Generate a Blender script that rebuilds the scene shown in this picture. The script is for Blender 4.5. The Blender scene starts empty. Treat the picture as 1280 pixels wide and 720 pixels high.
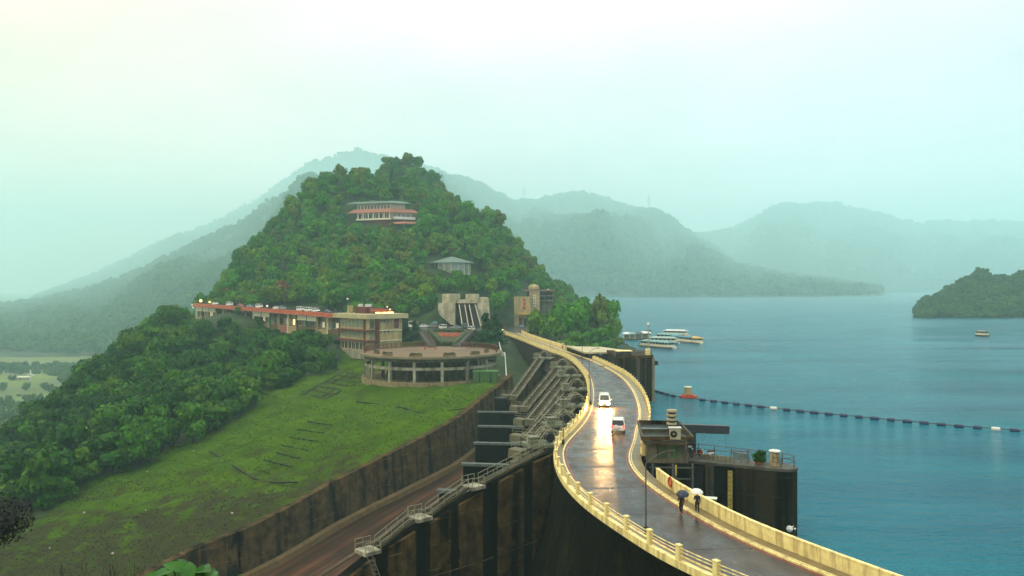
import bpy, bmesh, math, random
import numpy as np
from mathutils import Vector, Matrix, noise as mnoise
R_ = math.radians
rnd = random.Random(11)
sc = bpy.context.scene
col = sc.collection

# ------------------------------------------------------------------ camera
EYE = 27.0
cam = bpy.data.cameras.new("camera"); camo = bpy.data.objects.new("camera", cam); col.objects.link(camo)
cam.lens = 28.125; cam.sensor_width = 36.0; cam.clip_start = 0.3; cam.clip_end = 20000
camo.location = (0, 0, EYE); camo.rotation_euler = (math.pi/2, 0, 0)
sc.camera = camo
# ------------------------------------------------------------------ world and sun (overcast, misty)
w = bpy.data.worlds.new("World"); sc.world = w; w.use_nodes = True
nt = w.node_tree; N = nt.nodes; Lk = nt.links
for n in list(N): N.remove(n)
out = N.new('ShaderNodeOutputWorld'); bg = N.new('ShaderNodeBackground')
sky = N.new('ShaderNodeTexSky'); sky.sky_type = 'NISHITA'; sky.sun_disc = False
sky.sun_elevation = R_(52); sky.sun_rotation = R_(-60)
sky.air_density = 1.5; sky.dust_density = 5
skb = N.new('ShaderNodeBackground'); skb.inputs[1].default_value = 0.05
Lk.new(sky.outputs[0], skb.inputs[0])
geo = N.new('ShaderNodeNewGeometry'); sep = N.new('ShaderNodeSeparateXYZ')
tc = N.new('ShaderNodeTexCoord'); Lk.new(tc.outputs['Generated'], sep.inputs[0])
rx = N.new('ShaderNodeMapRange'); rx.inputs[1].default_value = -0.55; rx.inputs[2].default_value = 0.5; Lk.new(sep.outputs[0], rx.inputs[0])
crx = N.new('ShaderNodeValToRGB'); cr = crx.color_ramp
cr.elements[0].position = 0.0; cr.elements[0].color = (1.14, 0.95, 0.68, 1)
cr.elements[1].position = 1.0; cr.elements[1].color = (0.86, 0.93, 0.97, 1)
e = cr.elements.new(0.4); e.color = (0.90, 0.95, 0.91, 1)
Lk.new(rx.outputs[0], crx.inputs[0])
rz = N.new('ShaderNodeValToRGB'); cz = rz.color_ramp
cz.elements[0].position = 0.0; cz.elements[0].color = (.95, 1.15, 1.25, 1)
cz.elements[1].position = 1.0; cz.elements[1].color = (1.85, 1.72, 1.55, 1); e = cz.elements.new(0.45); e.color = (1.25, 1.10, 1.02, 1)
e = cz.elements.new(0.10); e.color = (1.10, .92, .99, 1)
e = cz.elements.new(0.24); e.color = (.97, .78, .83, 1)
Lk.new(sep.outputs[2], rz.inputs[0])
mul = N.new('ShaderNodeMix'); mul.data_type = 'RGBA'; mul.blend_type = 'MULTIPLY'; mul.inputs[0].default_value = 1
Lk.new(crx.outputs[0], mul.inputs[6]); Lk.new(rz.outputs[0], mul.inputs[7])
cl = N.new('ShaderNodeTexNoise'); cl.inputs['Scale'].default_value = 2.4; cl.inputs['Detail'].default_value = 6; cl.inputs['Roughness'].default_value = .55
mpc = N.new('ShaderNodeMapping'); mpc.inputs['Scale'].default_value = (1, 1, 2.2)
Lk.new(tc.outputs['Generated'], mpc.inputs[0]); Lk.new(mpc.outputs[0], cl.inputs[0])
crn = N.new('ShaderNodeMapRange'); crn.inputs[1].default_value = .3; crn.inputs[2].default_value = .7; crn.inputs[3].default_value = .74; crn.inputs[4].default_value = 1.08
Lk.new(cl.outputs[0], crn.inputs[0])
mul2 = N.new('ShaderNodeMix'); mul2.data_type = 'RGBA'; mul2.blend_type = 'MULTIPLY'; mul2.inputs[0].default_value = 1
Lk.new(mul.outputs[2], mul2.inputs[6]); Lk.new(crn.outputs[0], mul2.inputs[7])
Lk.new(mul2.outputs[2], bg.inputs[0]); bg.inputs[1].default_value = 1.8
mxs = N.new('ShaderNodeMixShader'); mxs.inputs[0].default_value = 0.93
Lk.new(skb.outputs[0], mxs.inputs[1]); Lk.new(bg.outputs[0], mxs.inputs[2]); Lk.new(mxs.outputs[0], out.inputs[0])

sun = bpy.data.lights.new("sun", 'SUN'); suno = bpy.data.objects.new("sun", sun); col.objects.link(suno)
sun.energy = 0.9; sun.angle = R_(22); sun.color = (1.0, 0.95, 0.84)
sd = Vector((-math.sin(R_(60))*math.cos(R_(52)), math.cos(R_(60))*math.cos(R_(52))*-1, math.sin(R_(52))))
suno.rotation_euler = sd.to_track_quat('Z', 'Y').to_euler()
sky.sun_rotation = math.atan2(sd.x, sd.y)
sc.view_settings.view_transform = 'Standard'; sc.view_settings.look = 'None'
sc.view_settings.exposure = 0.0; sc.view_settings.gamma = 1.0
sc.render.resolution_x = 1024; sc.render.resolution_y = 576
sc.cycles.max_bounces = 8; sc.cycles.diffuse_bounces = 2; sc.cycles.glossy_bounces = 3; sc.cycles.transmission_bounces = 2
sc.cycles.volume_bounces = 5; sc.cycles.sample_clamp_indirect = 4
sc.cycles.use_denoising = True
HAZE_DENSITY = 0.00026

# ------------------------------------------------------------------ projection helpers (measured pixel -> place)
def P(px, py, Y): return Vector(((px-640)/1000*Y, Y, EYE-(py-360)/1000*Y))
def Z(px, py, z):
    Y = (EYE-z)/((py-360)/1000); return P(px, py, Y)
def G(px, py):
    a = (py-360)/1000; b = (px-640)/1000
    return P(px, py, 48.8/(a+.165*b+.114))

# ------------------------------------------------------------------ materials
MATS = {}
def mat(name, c, rough=0.7, var=0.25, scale=3.0, bump=0.0, bscale=None, c2=None, streak=None, metal=0.0, spec=0.4,
        moss=None, coord='Object', emit=None, mscale=.5, mlo=.5, mhi=.62, wear=None, joints=None):
    if name in MATS: return MATS[name]
    sc_ = .72 if name not in ('cream_paint', 'car_white', 'white_umbrella', 'pale_paint') else .85
    c = tuple(v*sc_ for v in c); c2 = tuple(v*sc_ for v in c2) if c2 else None
    if streak: streak = (tuple(v*sc_ for v in streak[0]), *streak[1:])
    if moss: moss = tuple(v*sc_ for v in moss)
    if wear: wear = tuple(v*sc_ for v in wear)
    m = bpy.data.materials.new(name); m.use_nodes = True
    t = m.node_tree; b = t.nodes['Principled BSDF']
    b.inputs['Roughness'].default_value = rough; b.inputs['Metallic'].default_value = metal
    b.inputs['Specular IOR Level'].default_value = spec
    tcn = t.nodes.new('ShaderNodeTexCoord'); g = t.nodes.new('ShaderNodeNewGeometry')
    vec = g.outputs['Position'] if coord == 'World' else tcn.outputs['Object']
    def nz(s, det=5, mp=None, rgh=.6):
        n = t.nodes.new('ShaderNodeTexNoise'); n.inputs['Scale'].default_value = s; n.inputs['Detail'].default_value = det
        n.inputs['Roughness'].default_value = rgh
        if mp:
            q = t.nodes.new('ShaderNodeMapping'); q.inputs['Scale'].default_value = mp
            t.links.new(vec, q.inputs[0]); t.links.new(q.outputs[0], n.inputs[0])
        else: t.links.new(vec, n.inputs[0])
        return n.outputs[0]
    def mix(a, bb, f, mode='MIX'):
        x = t.nodes.new('ShaderNodeMix'); x.data_type = 'RGBA'; x.blend_type = mode
        for i, v in ((6, a), (7, bb)):
            if isinstance(v, tuple): x.inputs[i].default_value = (*v[:3], 1)
            else: t.links.new(v, x.inputs[i])
        if isinstance(f, float): x.inputs[0].default_value = f
        else: t.links.new(f, x.inputs[0])
        return x.outputs[2]
    def rng(v, a, bb, c=0., d=1.):
        r = t.nodes.new('ShaderNodeMapRange'); r.inputs[1].default_value = a; r.inputs[2].default_value = bb
        r.inputs[3].default_value = c; r.inputs[4].default_value = d; t.links.new(v, r.inputs[0]); return r.outputs[0]
    cc2 = c2 or tuple(max(0, v*(1-var*1.6)) for v in c)
    cur = mix(cc2, tuple(min(1, v*(1+var*.5)) for v in c) if not c2 else c, rng(nz(scale), .3, .7))
    if streak:
        if len(streak) > 3:   # stretched along the flow of the chute
            q0 = t.nodes.new('ShaderNodeMapping'); q0.inputs['Rotation'].default_value = (0, 0, -math.atan2(-.85, -.53)); t.links.new(vec, q0.inputs[0])
            q1 = t.nodes.new('ShaderNodeMapping'); q1.inputs['Scale'].default_value = (.02, 1, .01); t.links.new(q0.outputs[0], q1.inputs[0])
            n1 = t.nodes.new('ShaderNodeTexNoise'); n1.inputs['Scale'].default_value = streak[1]; n1.inputs['Detail'].default_value = 7; n1.inputs['Roughness'].default_value = .7
            t.links.new(q1.outputs[0], n1.inputs[0]); cur = mix(cur, streak[0], rng(n1.outputs[0], .40, .60))
            cur = mix(cur, (.13, .075, .028), rng(n1.outputs[0], .60, .72, 0, .7))
        else: cur = mix(cur, streak[0], rng(nz(streak[1], 4, (1, 1, streak[2] if len(streak) > 2 else .07)), .47, .60))
    if moss:
        cur = mix(cur, moss, rng(nz(mscale, 6), mlo, mhi))
    if wear:
        cur = mix(cur, wear, rng(nz(7, 8, None, .75), .58, .66, 0, .7))
    if joints:   # lift lines of the concrete pours, with lime on them
        sp = t.nodes.new('ShaderNodeSeparateXYZ'); t.links.new(g.outputs['Position'], sp.inputs[0])
        md = t.nodes.new('ShaderNodeMath'); md.operation = 'PINGPONG'; md.inputs[1].default_value = joints/2; t.links.new(sp.outputs[2], md.inputs[0])
        k1 = rng(md.outputs[0], .03, .09, 1, 0); k2 = t.nodes.new('ShaderNodeMath'); k2.operation = 'MULTIPLY'
        t.links.new(k1, k2.inputs[0]); t.links.new(rng(nz(.6, 4), .48, .6, 0, .8), k2.inputs[1]); cur = mix(cur, tuple(v*1.7+.02 for v in c), k2.outputs[0])
    t.links.new(cur, b.inputs['Base Color'])
    if bump:
        bn = t.nodes.new('ShaderNodeBump'); bn.inputs['Strength'].default_value = min(1, bump); bn.inputs['Distance'].default_value = .05 if bump <= 1 else bump*.1
        t.links.new(nz(bscale or scale*4, 6), bn.inputs['Height']); t.links.new(bn.outputs[0], b.inputs['Normal'])
    if emit:
        b.inputs['Emission Color'].default_value = (*emit[0], 1); b.inputs['Emission Strength'].default_value = emit[1]
    MATS[name] = m; return m

def foliage(name, cols, rough=.6, hue=1.0):
    cols = [(c[0]*.72, c[1]*.86, c[2]*.5) for c in cols]
    m = bpy.data.materials.new(name); m.use_nodes = True; t = m.node_tree; b = t.nodes['Principled BSDF']
    b.inputs['Roughness'].default_value = rough; b.inputs['Specular IOR Level'].default_value = .08
    oi = t.nodes.new('ShaderNodeObjectInfo'); cr = t.nodes.new('ShaderNodeValToRGB'); r = cr.color_ramp; r.interpolation = 'LINEAR'
    r.elements[0].position = 0; r.elements[0].color = (*cols[0], 1); r.elements[1].position = 1; r.elements[1].color = (*cols[-1], 1)
    for i, c in enumerate(cols[1:-1]):
        e = r.elements.new((i+1)/(len(cols)-1)); e.color = (*c, 1)
    t.links.new(oi.outputs['Random'], cr.inputs[0])
    tcn = t.nodes.new('ShaderNodeTexCoord'); n = t.nodes.new('ShaderNodeTexNoise'); n.inputs['Scale'].default_value = 1.1; n.inputs['Detail'].default_value = 3
    t.links.new(tcn.outputs['Object'], n.inputs[0])
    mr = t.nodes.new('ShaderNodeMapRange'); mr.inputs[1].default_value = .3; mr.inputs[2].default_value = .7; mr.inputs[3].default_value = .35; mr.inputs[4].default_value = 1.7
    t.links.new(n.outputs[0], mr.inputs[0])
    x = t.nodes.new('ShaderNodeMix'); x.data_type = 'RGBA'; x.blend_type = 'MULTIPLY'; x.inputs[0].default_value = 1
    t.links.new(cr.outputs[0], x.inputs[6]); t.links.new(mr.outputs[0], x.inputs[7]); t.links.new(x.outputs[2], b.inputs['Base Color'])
    MATS[name] = m; return m

DKST = (.006, .006, .005)
M = dict(
 cream=mat('cream_paint', (1.0, .87, .37), .55, .10, 1.5, .2, 20, streak=((.62, .48, .20), 1.6, .15), wear=(.45, .36, .18)),
 creamw=mat('pale_paint', (.78, .76, .52), .55, .12, 2, .2, 20),
 conc=mat('concrete', (.13, .12, .075), .85, .3, 1.0, .4, 8, streak=((.05, .045, .03), .9)),
 concl=mat('light_concrete', (.42, .41, .30), .85, .25, 1.0, .3, 8, streak=((.16, .15, .10), .8)),
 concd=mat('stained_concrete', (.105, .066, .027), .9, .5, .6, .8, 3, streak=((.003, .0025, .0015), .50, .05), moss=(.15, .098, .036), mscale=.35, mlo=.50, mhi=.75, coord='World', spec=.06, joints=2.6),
 pierd=mat('wet_pier_concrete', (.005, .005, .004), .8, .5, .5, .5, 4, streak=((.030, .025, .013), .5, .05), coord='World', spec=.05, joints=2.2),
 olive=mat('olive_concrete', (.085, .078, .032), .8, .3, 1.5, .3, 8, streak=((.04, .036, .018), .8, .3)),
 walk=mat('walkway_concrete', (.30, .235, .11), .38, .35, .8, .3, 6, c2=(.15, .11, .05)),
 red=mat('red_line_paint', (.38, .025, .035), .4, .25, 1.2, wear=(.12, .05, .05)),
 white=mat('white_paint', (.78, .80, .74), .45, .12, 2, wear=(.5, .45, .35)),
 rail=mat('rail_paint', (.29, .28, .18), .5, .25, 2),
 grail=mat('grey_rail', (.10, .11, .10), .5, .3, 2),
 hoistp=mat('hoist_paint', (.21, .25, .16), .5, .3, 2, wear=(.2, .18, .1)),
 dark=mat('dark_steel', (.015, .017, .018), .5, .3, 2),
 steel=mat('blue_grey_steel', (.035, .045, .055), .45, .3, 1),
 rubber=mat('rubber', (.012, .012, .012), .8, .1),
 glass=mat('dark_glass', (.012, .018, .022), .08, .1, spec=.6),
 glassl=mat('pale_glass', (.40, .50, .40), .12, .3, 1.5, c2=(.10, .13, .08), spec=.6),
 glassg=mat('green_glass', (.10, .16, .06), .2, .3, 1.5, spec=.6),
 orange=mat('orange_roof', (.62, .125, .03), .5, .2, .8, streak=((.40, .07, .02), .5, 1)),
 rose=mat('rose_roof', (.45, .17, .11), .6, .2, 1),
 redw=mat('red_brown_trim', (.16, .030, .018), .6, .3, 1),
 brown=mat('brown_deck', (.19, .105, .045), .5, .4, .5, .3, 4, c2=(.10, .06, .03)),
 beige=mat('beige_wall', (.54, .43, .19), .7, .2, .8, streak=((.30, .25, .12), .7, .2)),
 green=mat('green_box', (.05, .17, .03), .5, .3, 1),
 greenr=mat('green_roof', (.10, .19, .14), .5, .25, 1),
 yellow=mat('yellow_board', (.50, .40, .07), .6, .25, 1),
 yel=mat('yellow_sign', (.75, .48, .06), .5, .2, 1),
 orangeb=mat('orange_red_paint', (.62, .07, .025), .45, .25, 1),
 blue=mat('blue_float', (.005, .02, .10), .5, .3, 1),
 tealr=mat('teal_roof', (.17, .40, .38), .45, .25, .6),
 bluep=mat('blue_cover', (.02, .20, .32), .5, .2, 1),
 terrac=mat('terracotta', (.42, .11, .035), .8, .35, 1.2),
 bark=mat('bark', (.06, .045, .03), .9, .4, 3),
 soil=mat('forest_soil', (.026, .060, .006), .95, .5, .2, 1, 1, coord='World'),
 rock=mat('slope_rock', (.060, .060, .028), .95, .5, .6, .8, 3),
 rockl=mat('pale_rock', (.55, .52, .42), .9, .2, 1),
 sandst=mat('monument_stone', (.62, .58, .40), .8, .2, .35, .3, 3, streak=((.36, .32, .19), .35, .3), moss=(.30, .28, .15), mscale=.2),
 skin=mat('skin', (.45, .22, .14), .5, .05), hair=mat('hair', (.01, .008, .007), .5, .1),
 navy=mat('navy_cloth', (.008, .018, .05), .7, .3, 4), wine=mat('wine_cloth', (.05, .008, .015), .8, .3, 4),
 black=mat('black_cloth', (.008, .008, .010), .8, .3, 4), redshoe=mat('red_shoe', (.55, .04, .03), .5, .1),
 umbw=mat('white_umbrella', (.72, .74, .70), .5, .05), umbn=mat('navy_umbrella', (.008, .02, .06), .4, .2, 4),
 cw=mat('car_white', (.78, .78, .72), .2, .04, 1, spec=.6), cs=mat('car_silver', (.32, .34, .34), .25, .05, 1, metal=.4),
 cd=mat('car_dark', (.012, .018, .022), .2, .05, 1, spec=.6), crd=mat('car_red', (.45, .02, .02), .25, .05, 1, spec=.6),
 cteal=mat('car_teal', (.03, .16, .17), .25, .05, 1, spec=.6),
 headl=mat('headlight_on', (1, .9, .6), .3, .02, emit=((1.0, .52, .15), 15000.)),
 headw=mat('headlight_glow', (1, .9, .7), .3, .02, emit=((1.0, .8, .45), 14.)),
 taill=mat('tail_light', (.5, .02, .02), .3, .05), tailon=mat('tail_light_on', (.6, .02, .02), .3, .05, emit=((1, .05, .03), 4.)),
 lampy=mat('lit_lamp', (1, .85, .5), .4, .02, emit=((1, .62, .18), 2.6)), lampw=mat('lit_lamp_white', (1, .95, .8), .4, .02, emit=((1, .80, .45), .45)),
 leafb=mat('bright_leaf', (.010, .075, .004), .35, .5, 5, spec=.15, c2=(.030, .150, .008)), leafd=mat('dark_leaf', (.004, .007, .004), .7, .3, 4),
)
M['tree'] = foliage('tree_foliage', [(.022, .105, .002), (.045, .165, .002), (.070, .205, .003), (.022, .115, .004), (.125, .205, .004), (.026, .130, .006), (.115, .125, .012), (.048, .190, .003)])
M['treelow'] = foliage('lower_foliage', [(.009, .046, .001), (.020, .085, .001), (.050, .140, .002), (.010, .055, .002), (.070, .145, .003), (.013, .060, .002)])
M['treeblue'] = foliage('conifer_foliage', [(.008, .040, .009), (.014, .055, .012)])
M['treered'] = foliage('rusty_foliage', [(.20, .055, .045), (.20, .09, .04)])
M['far'] = foliage('far_foliage', [(.020, .060, .008), (.045, .10, .010), (.065, .12, .014), (.028, .080, .012)])
M['bushg'] = foliage('tuft_foliage', [(.062, .130, .002), (.082, .155, .003), (.092, .165, .003), (.055, .112, .002)])

# wet asphalt
def road_mat():
    m = bpy.data.materials.new('wet_asphalt'); m.use_nodes = True; t = m.node_tree; b = t.nodes['Principled BSDF']
    g = t.nodes.new('ShaderNodeNewGeometry')
    def nz(s, det, mp, rr=.55):
        q = t.nodes.new('ShaderNodeMapping'); q.inputs['Scale'].default_value = mp; t.links.new(g.outputs['Position'], q.inputs[0])
        n = t.nodes.new('ShaderNodeTexNoise'); n.inputs['Scale'].default_value = s; n.inputs['Detail'].default_value = det; n.inputs['Roughness'].default_value = rr
        t.links.new(q.outputs[0], n.inputs[0]); return n.outputs[0]
    def rng(v, a, bb, c, d):
        r = t.nodes.new('ShaderNodeMapRange'); r.inputs[1].default_value = a; r.inputs[2].default_value = bb; r.inputs[3].default_value = c; r.inputs[4].default_value = d
        t.links.new(v, r.inputs[0]); return r.outputs[0]
    x = t.nodes.new('ShaderNodeMix'); x.data_type = 'RGBA'; x.inputs[6].default_value = (.010, .010, .013, 1); x.inputs[7].default_value = (.045, .028, .017, 1)
    t.links.new(rng(nz(.35, 6, (1, .5, 1)), .35, .65, 0, 1), x.inputs[0]); t.links.new(x.outputs[2], b.inputs['Base Color'])
    t.links.new(rng(nz(.5, 5, (1, .6, 1)), .35, .65, .20, .46), b.inputs['Roughness'])
    b.inputs['IOR'].default_value = 1.33; b.inputs['Specular IOR Level'].default_value = .62
    bn = t.nodes.new('ShaderNodeBump'); bn.inputs['Strength'].default_value = .8; bn.inputs['Distance'].default_value = .010
    t.links.new(nz(7., 3, (1, 1, 1)), bn.inputs['Height']); t.links.new(bn.outputs[0], b.inputs['Normal'])
    return m
M['road'] = road_mat()

def water_mat():
    m = bpy.data.materials.new('lake_water'); m.use_nodes = True; t = m.node_tree; b = t.nodes['Principled BSDF']
    g = t.nodes.new('ShaderNodeNewGeometry')
    def nz(s, det, mp, rr=.6, rot=0):
        q = t.nodes.new('ShaderNodeMapping'); q.inputs['Scale'].default_value = mp; q.inputs['Rotation'].default_value = (0, 0, rot); t.links.new(g.outputs['Position'], q.inputs[0])
        n = t.nodes.new('ShaderNodeTexNoise'); n.inputs['Scale'].default_value = s; n.inputs['Detail'].default_value = det; n.inputs['Roughness'].default_value = rr
        t.links.new(q.outputs[0], n.inputs[0]); return n.outputs[0]
    x = t.nodes.new('ShaderNodeMix'); x.data_type = 'RGBA'; x.inputs[6].default_value = (.0, .078, .138, 1); x.inputs[7].default_value = (.0, .140, .200, 1)
    r = t.nodes.new('ShaderNodeMapRange'); r.inputs[1].default_value = .35; r.inputs[2].default_value = .65; t.links.new(nz(.012, 5, (1, 3, 1)), r.inputs[0]); t.links.new(r.outputs[0], x.inputs[0])
    t.links.new(x.outputs[2], b.inputs['Base Color'])
    b.inputs['IOR'].default_value = 1.33
    b.inputs['Specular Tint'].default_value = (.06, .72, .95, 1); b.inputs['Specular IOR Level'].default_value = .30
    rr = t.nodes.new('ShaderNodeMapRange'); rr.inputs[1].default_value = .4; rr.inputs[2].default_value = .6; rr.inputs[3].default_value = .10; rr.inputs[4].default_value = .24
    t.links.new(nz(.006, 4, (1, 5, 1)), rr.inputs[0]); t.links.new(rr.outputs[0], b.inputs['Roughness'])
    a = t.nodes.new('ShaderNodeMath'); a.operation = 'ADD'; t.links.new(nz(.42, 4, (.55, 1.1, 1), .6, .35), a.inputs[0])
    m2 = t.nodes.new('ShaderNodeMath'); m2.operation = 'MULTIPLY'; m2.inputs[1].default_value = .55; t.links.new(nz(1.3, 3, (.6, 1.2, 1), .6, -.2), m2.inputs[0]); t.links.new(m2.outputs[0], a.inputs[1])
    bn = t.nodes.new('ShaderNodeBump'); bn.inputs['Strength'].default_value = 1; bn.inputs['Distance'].default_value = 1.3
    t.links.new(a.outputs[0], bn.inputs['Height']); t.links.new(bn.outputs[0], b.inputs['Normal'])
    return m
M['water'] = water_mat()

def grass_mat():
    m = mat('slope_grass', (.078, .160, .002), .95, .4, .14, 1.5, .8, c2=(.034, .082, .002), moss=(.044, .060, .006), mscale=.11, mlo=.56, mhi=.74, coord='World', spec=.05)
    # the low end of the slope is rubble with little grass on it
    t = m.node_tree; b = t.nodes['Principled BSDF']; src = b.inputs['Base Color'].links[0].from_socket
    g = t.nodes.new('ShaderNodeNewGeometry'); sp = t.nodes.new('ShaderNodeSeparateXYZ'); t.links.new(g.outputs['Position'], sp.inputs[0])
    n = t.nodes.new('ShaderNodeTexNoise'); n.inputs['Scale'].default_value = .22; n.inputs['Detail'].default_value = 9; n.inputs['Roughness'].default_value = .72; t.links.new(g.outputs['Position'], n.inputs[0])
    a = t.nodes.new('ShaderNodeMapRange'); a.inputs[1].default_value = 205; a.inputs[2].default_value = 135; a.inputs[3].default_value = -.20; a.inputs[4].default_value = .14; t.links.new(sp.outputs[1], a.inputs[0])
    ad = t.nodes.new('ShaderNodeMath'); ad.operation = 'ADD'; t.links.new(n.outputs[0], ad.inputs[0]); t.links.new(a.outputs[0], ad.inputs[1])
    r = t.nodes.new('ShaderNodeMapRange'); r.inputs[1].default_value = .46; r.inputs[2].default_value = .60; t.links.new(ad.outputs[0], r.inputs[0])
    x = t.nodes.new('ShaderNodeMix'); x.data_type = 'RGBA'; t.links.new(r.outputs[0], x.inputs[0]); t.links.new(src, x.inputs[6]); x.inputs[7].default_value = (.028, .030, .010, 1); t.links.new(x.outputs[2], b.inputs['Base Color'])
    return m
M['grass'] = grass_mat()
M['chute'] = mat('chute_floor', (.155, .066, .030), .7, .4, .12, .4, 2, c2=(.065, .028, .014), coord='World', streak=((.014, .009, .006), .5, 1, True), spec=.15)
M['valley'] = mat('valley_grass', (.19, .26, .018), .9, .4, .012, c2=(.06, .11, .025), coord='World', moss=(.16, .13, .07), mscale=.03)

# ------------------------------------------------------------------ mesh building
class MB:
    def __init__(s): s.v = []; s.f = []
    def add(s, vs, fs):
        o = len(s.v); s.v += [tuple(v) for v in vs]; s.f += [tuple(i+o for i in f) for f in fs]; return s
    def box(s, c, d, rz=0, rot=None):
        x, y, z = d[0]/2, d[1]/2, d[2]/2
        vs = [Vector(q) for q in ((-x,-y,-z),(x,-y,-z),(x,y,-z),(-x,y,-z),(-x,-y,z),(x,-y,z),(x,y,z),(-x,y,z))]
        m = rot if rot is not None else Matrix.Rotation(rz, 3, 'Z'); c = Vector(c)
        return s.add([m @ v + c for v in vs], [(0,3,2,1),(4,5,6,7),(0,1,5,4),(1,2,6,5),(2,3,7,6),(3,0,4,7)])
    def bar(s, a, b, wd, h, up=Vector((0, 0, 1))):
        a = Vector(a); b = Vector(b); d = b-a; L = d.length
        if L < 1e-6: return s
        d /= L
        if abs(d.dot(up)) > .99: up = Vector((1, 0, 0))
        x = d.cross(up).normalized(); z = x.cross(d)
        m = Matrix((x, d, z)).transposed()
        return s.box((a+b)/2, (wd, L, h), rot=m)
    def tube(s, pts, r, n=5, closed=False):
        pts = [Vector(p) for p in pts]; rs = r if isinstance(r, (list, tuple)) else [r]*len(pts)
        o = []; K = len(pts)
        for i, p in enumerate(pts):
            d = (pts[(i+1) % K if closed else min(i+1, K-1)] - pts[(i-1) % K if closed else max(i-1, 0)])
            d = d.normalized() if d.length > 1e-9 else Vector((0, 0, 1))
            up = Vector((0, 0, 1)) if abs(d.z) < .95 else Vector((1, 0, 0))
            x = d.cross(up).normalized(); y = x.cross(d)
            for k in range(n):
                a = 2*math.pi*k/n; o.append(p + (x*math.cos(a)+y*math.sin(a))*rs[i])
        fs = []
        for i in range(K if closed else K-1):
            j = (i+1) % K
            for k in range(n): fs.append((i*n+k, i*n+(k+1) % n, j*n+(k+1) % n, j*n+k))
        if not closed: fs += [tuple(range(n-1, -1, -1)), tuple((K-1)*n+k for k in range(n))]
        return s.add(o, fs)
    def cyl(s, c, r, h, n=16, r2=None):
        c = Vector(c); return s.tube([c, c+Vector((0, 0, h))], [r, r if r2 is None else r2], n)
    def lathe(s, c, prof, n=16, a0=0, a1=2*math.pi, rx=1., ry=1.):
        c = Vector(c); full = abs(a1-a0-2*math.pi) < 1e-6; m = n if full else n+1; vs = []
        for r, z in prof:
            for k in range(m):
                a = a0+(a1-a0)*k/n; vs.append(c+Vector((r*math.cos(a)*rx, r*math.sin(a)*ry, z)))
        fs = []
        for i in range(len(prof)-1):
            for k in range(n):
                k2 = (k+1) % m; fs.append((i*m+k, i*m+k2, (i+1)*m+k2, (i+1)*m+k))
        return s.add(vs, fs)
    def prism(s, poly, z0, z1):
        n = len(poly); vs = [(p[0], p[1], z0) for p in poly]+[(p[0], p[1], z1) for p in poly]
        return s.add(vs, [tuple(range(n-1, -1, -1)), tuple(range(n, 2*n))]+[(i, (i+1) % n, n+(i+1) % n, n+i) for i in range(n)])
    def extr(s, poly, off):
        off = Vector(off); n = len(poly); vs = [Vector(p) for p in poly]; vs += [v+off for v in vs]
        return s.add(vs, [tuple(range(n-1, -1, -1)), tuple(range(n, 2*n))]+[(i, (i+1) % n, n+(i+1) % n, n+i) for i in range(n)])
    def loft(s, rows):
        m = len(rows[0]); vs = [p for r in rows for p in r]; fs = []
        for i in range(len(rows)-1):
            for k in range(m-1): fs.append((i*m+k, i*m+k+1, (i+1)*m+k+1, (i+1)*m+k))
        return s.add(vs, fs)
    def sweep(s, L, prof):
        """prof: closed list of (offset, z); L: list of (pos2, normal2)"""
        n = len(prof); vs = []
        for p, nn in L:
            for o, z in prof: vs.append((p.x+nn.x*o, p.y+nn.y*o, z))
        fs = []
        for i in range(len(L)-1):
            for k in range(n): fs.append((i*n+k, i*n+(k+1) % n, (i+1)*n+(k+1) % n, (i+1)*n+k))
        fs += [tuple(range(n)), tuple((len(L)-1)*n+k for k in range(n-1, -1, -1))]
        return s.add(vs, fs)
    def build(s, name, m, parent=None, org=None, smooth=False, label=None, kind=None):
        org = Vector(org) if org is not None else None
        if org is None and parent is not None: org = Vector(parent.get('_o', (0, 0, 0)))
        if org is None: org = Vector((0, 0, 0))
        me = bpy.data.meshes.new(name); me.from_pydata([tuple(Vector(v)-org) for v in s.v], [], s.f)
        me.materials.append(m if not isinstance(m, str) else M[m]); bmx = bmesh.new(); bmx.from_mesh(me)
        bmesh.ops.recalc_face_normals(bmx, faces=bmx.faces); bmx.to_mesh(me); bmx.free()
        if smooth:
            for p in me.polygons: p.use_smooth = True
        o = bpy.data.objects.new(name, me); col.objects.link(o)
        if parent is not None: o.parent = parent
        else: o.location = org
        if parent is not None and '_o' in parent: o['_o'] = parent['_o']
        if label: o['label'] = label
        if kind: o['kind'] = kind
        return o
def tag(o, label=None, cat=None, group=None, kind=None):
    if label: o['label'] = label
    if cat: o['category'] = cat
    if group: o['group'] = group
    if kind: o['kind'] = kind
    return o
def thing(name, label, cat, org=(0, 0, 0), group=None, rz=0):
    o = bpy.data.objects.new(name, None); col.objects.link(o); o.location = org; o.rotation_euler = (0, 0, rz)
    o['_o'] = tuple(org) if rz == 0 else (0., 0., 0.)
    return tag(o, label, cat, group)
def copytree(o, parent=None):
    kids = KIDS.get(o.name)
    if kids is None:
        kids = [c for c in col.objects if c.parent == o]; KIDS[o.name] = kids
    c = o.copy(); col.objects.link(c); c.parent = parent
    for k in kids: copytree(k, c)
    return c
KIDS = {}
def struct(o): o['kind'] = 'structure'; return o
def fbm(x, y, z=0, o=4):
    return mnoise.fractal(Vector((x, y, z)), .9, 2.1, o)

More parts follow.
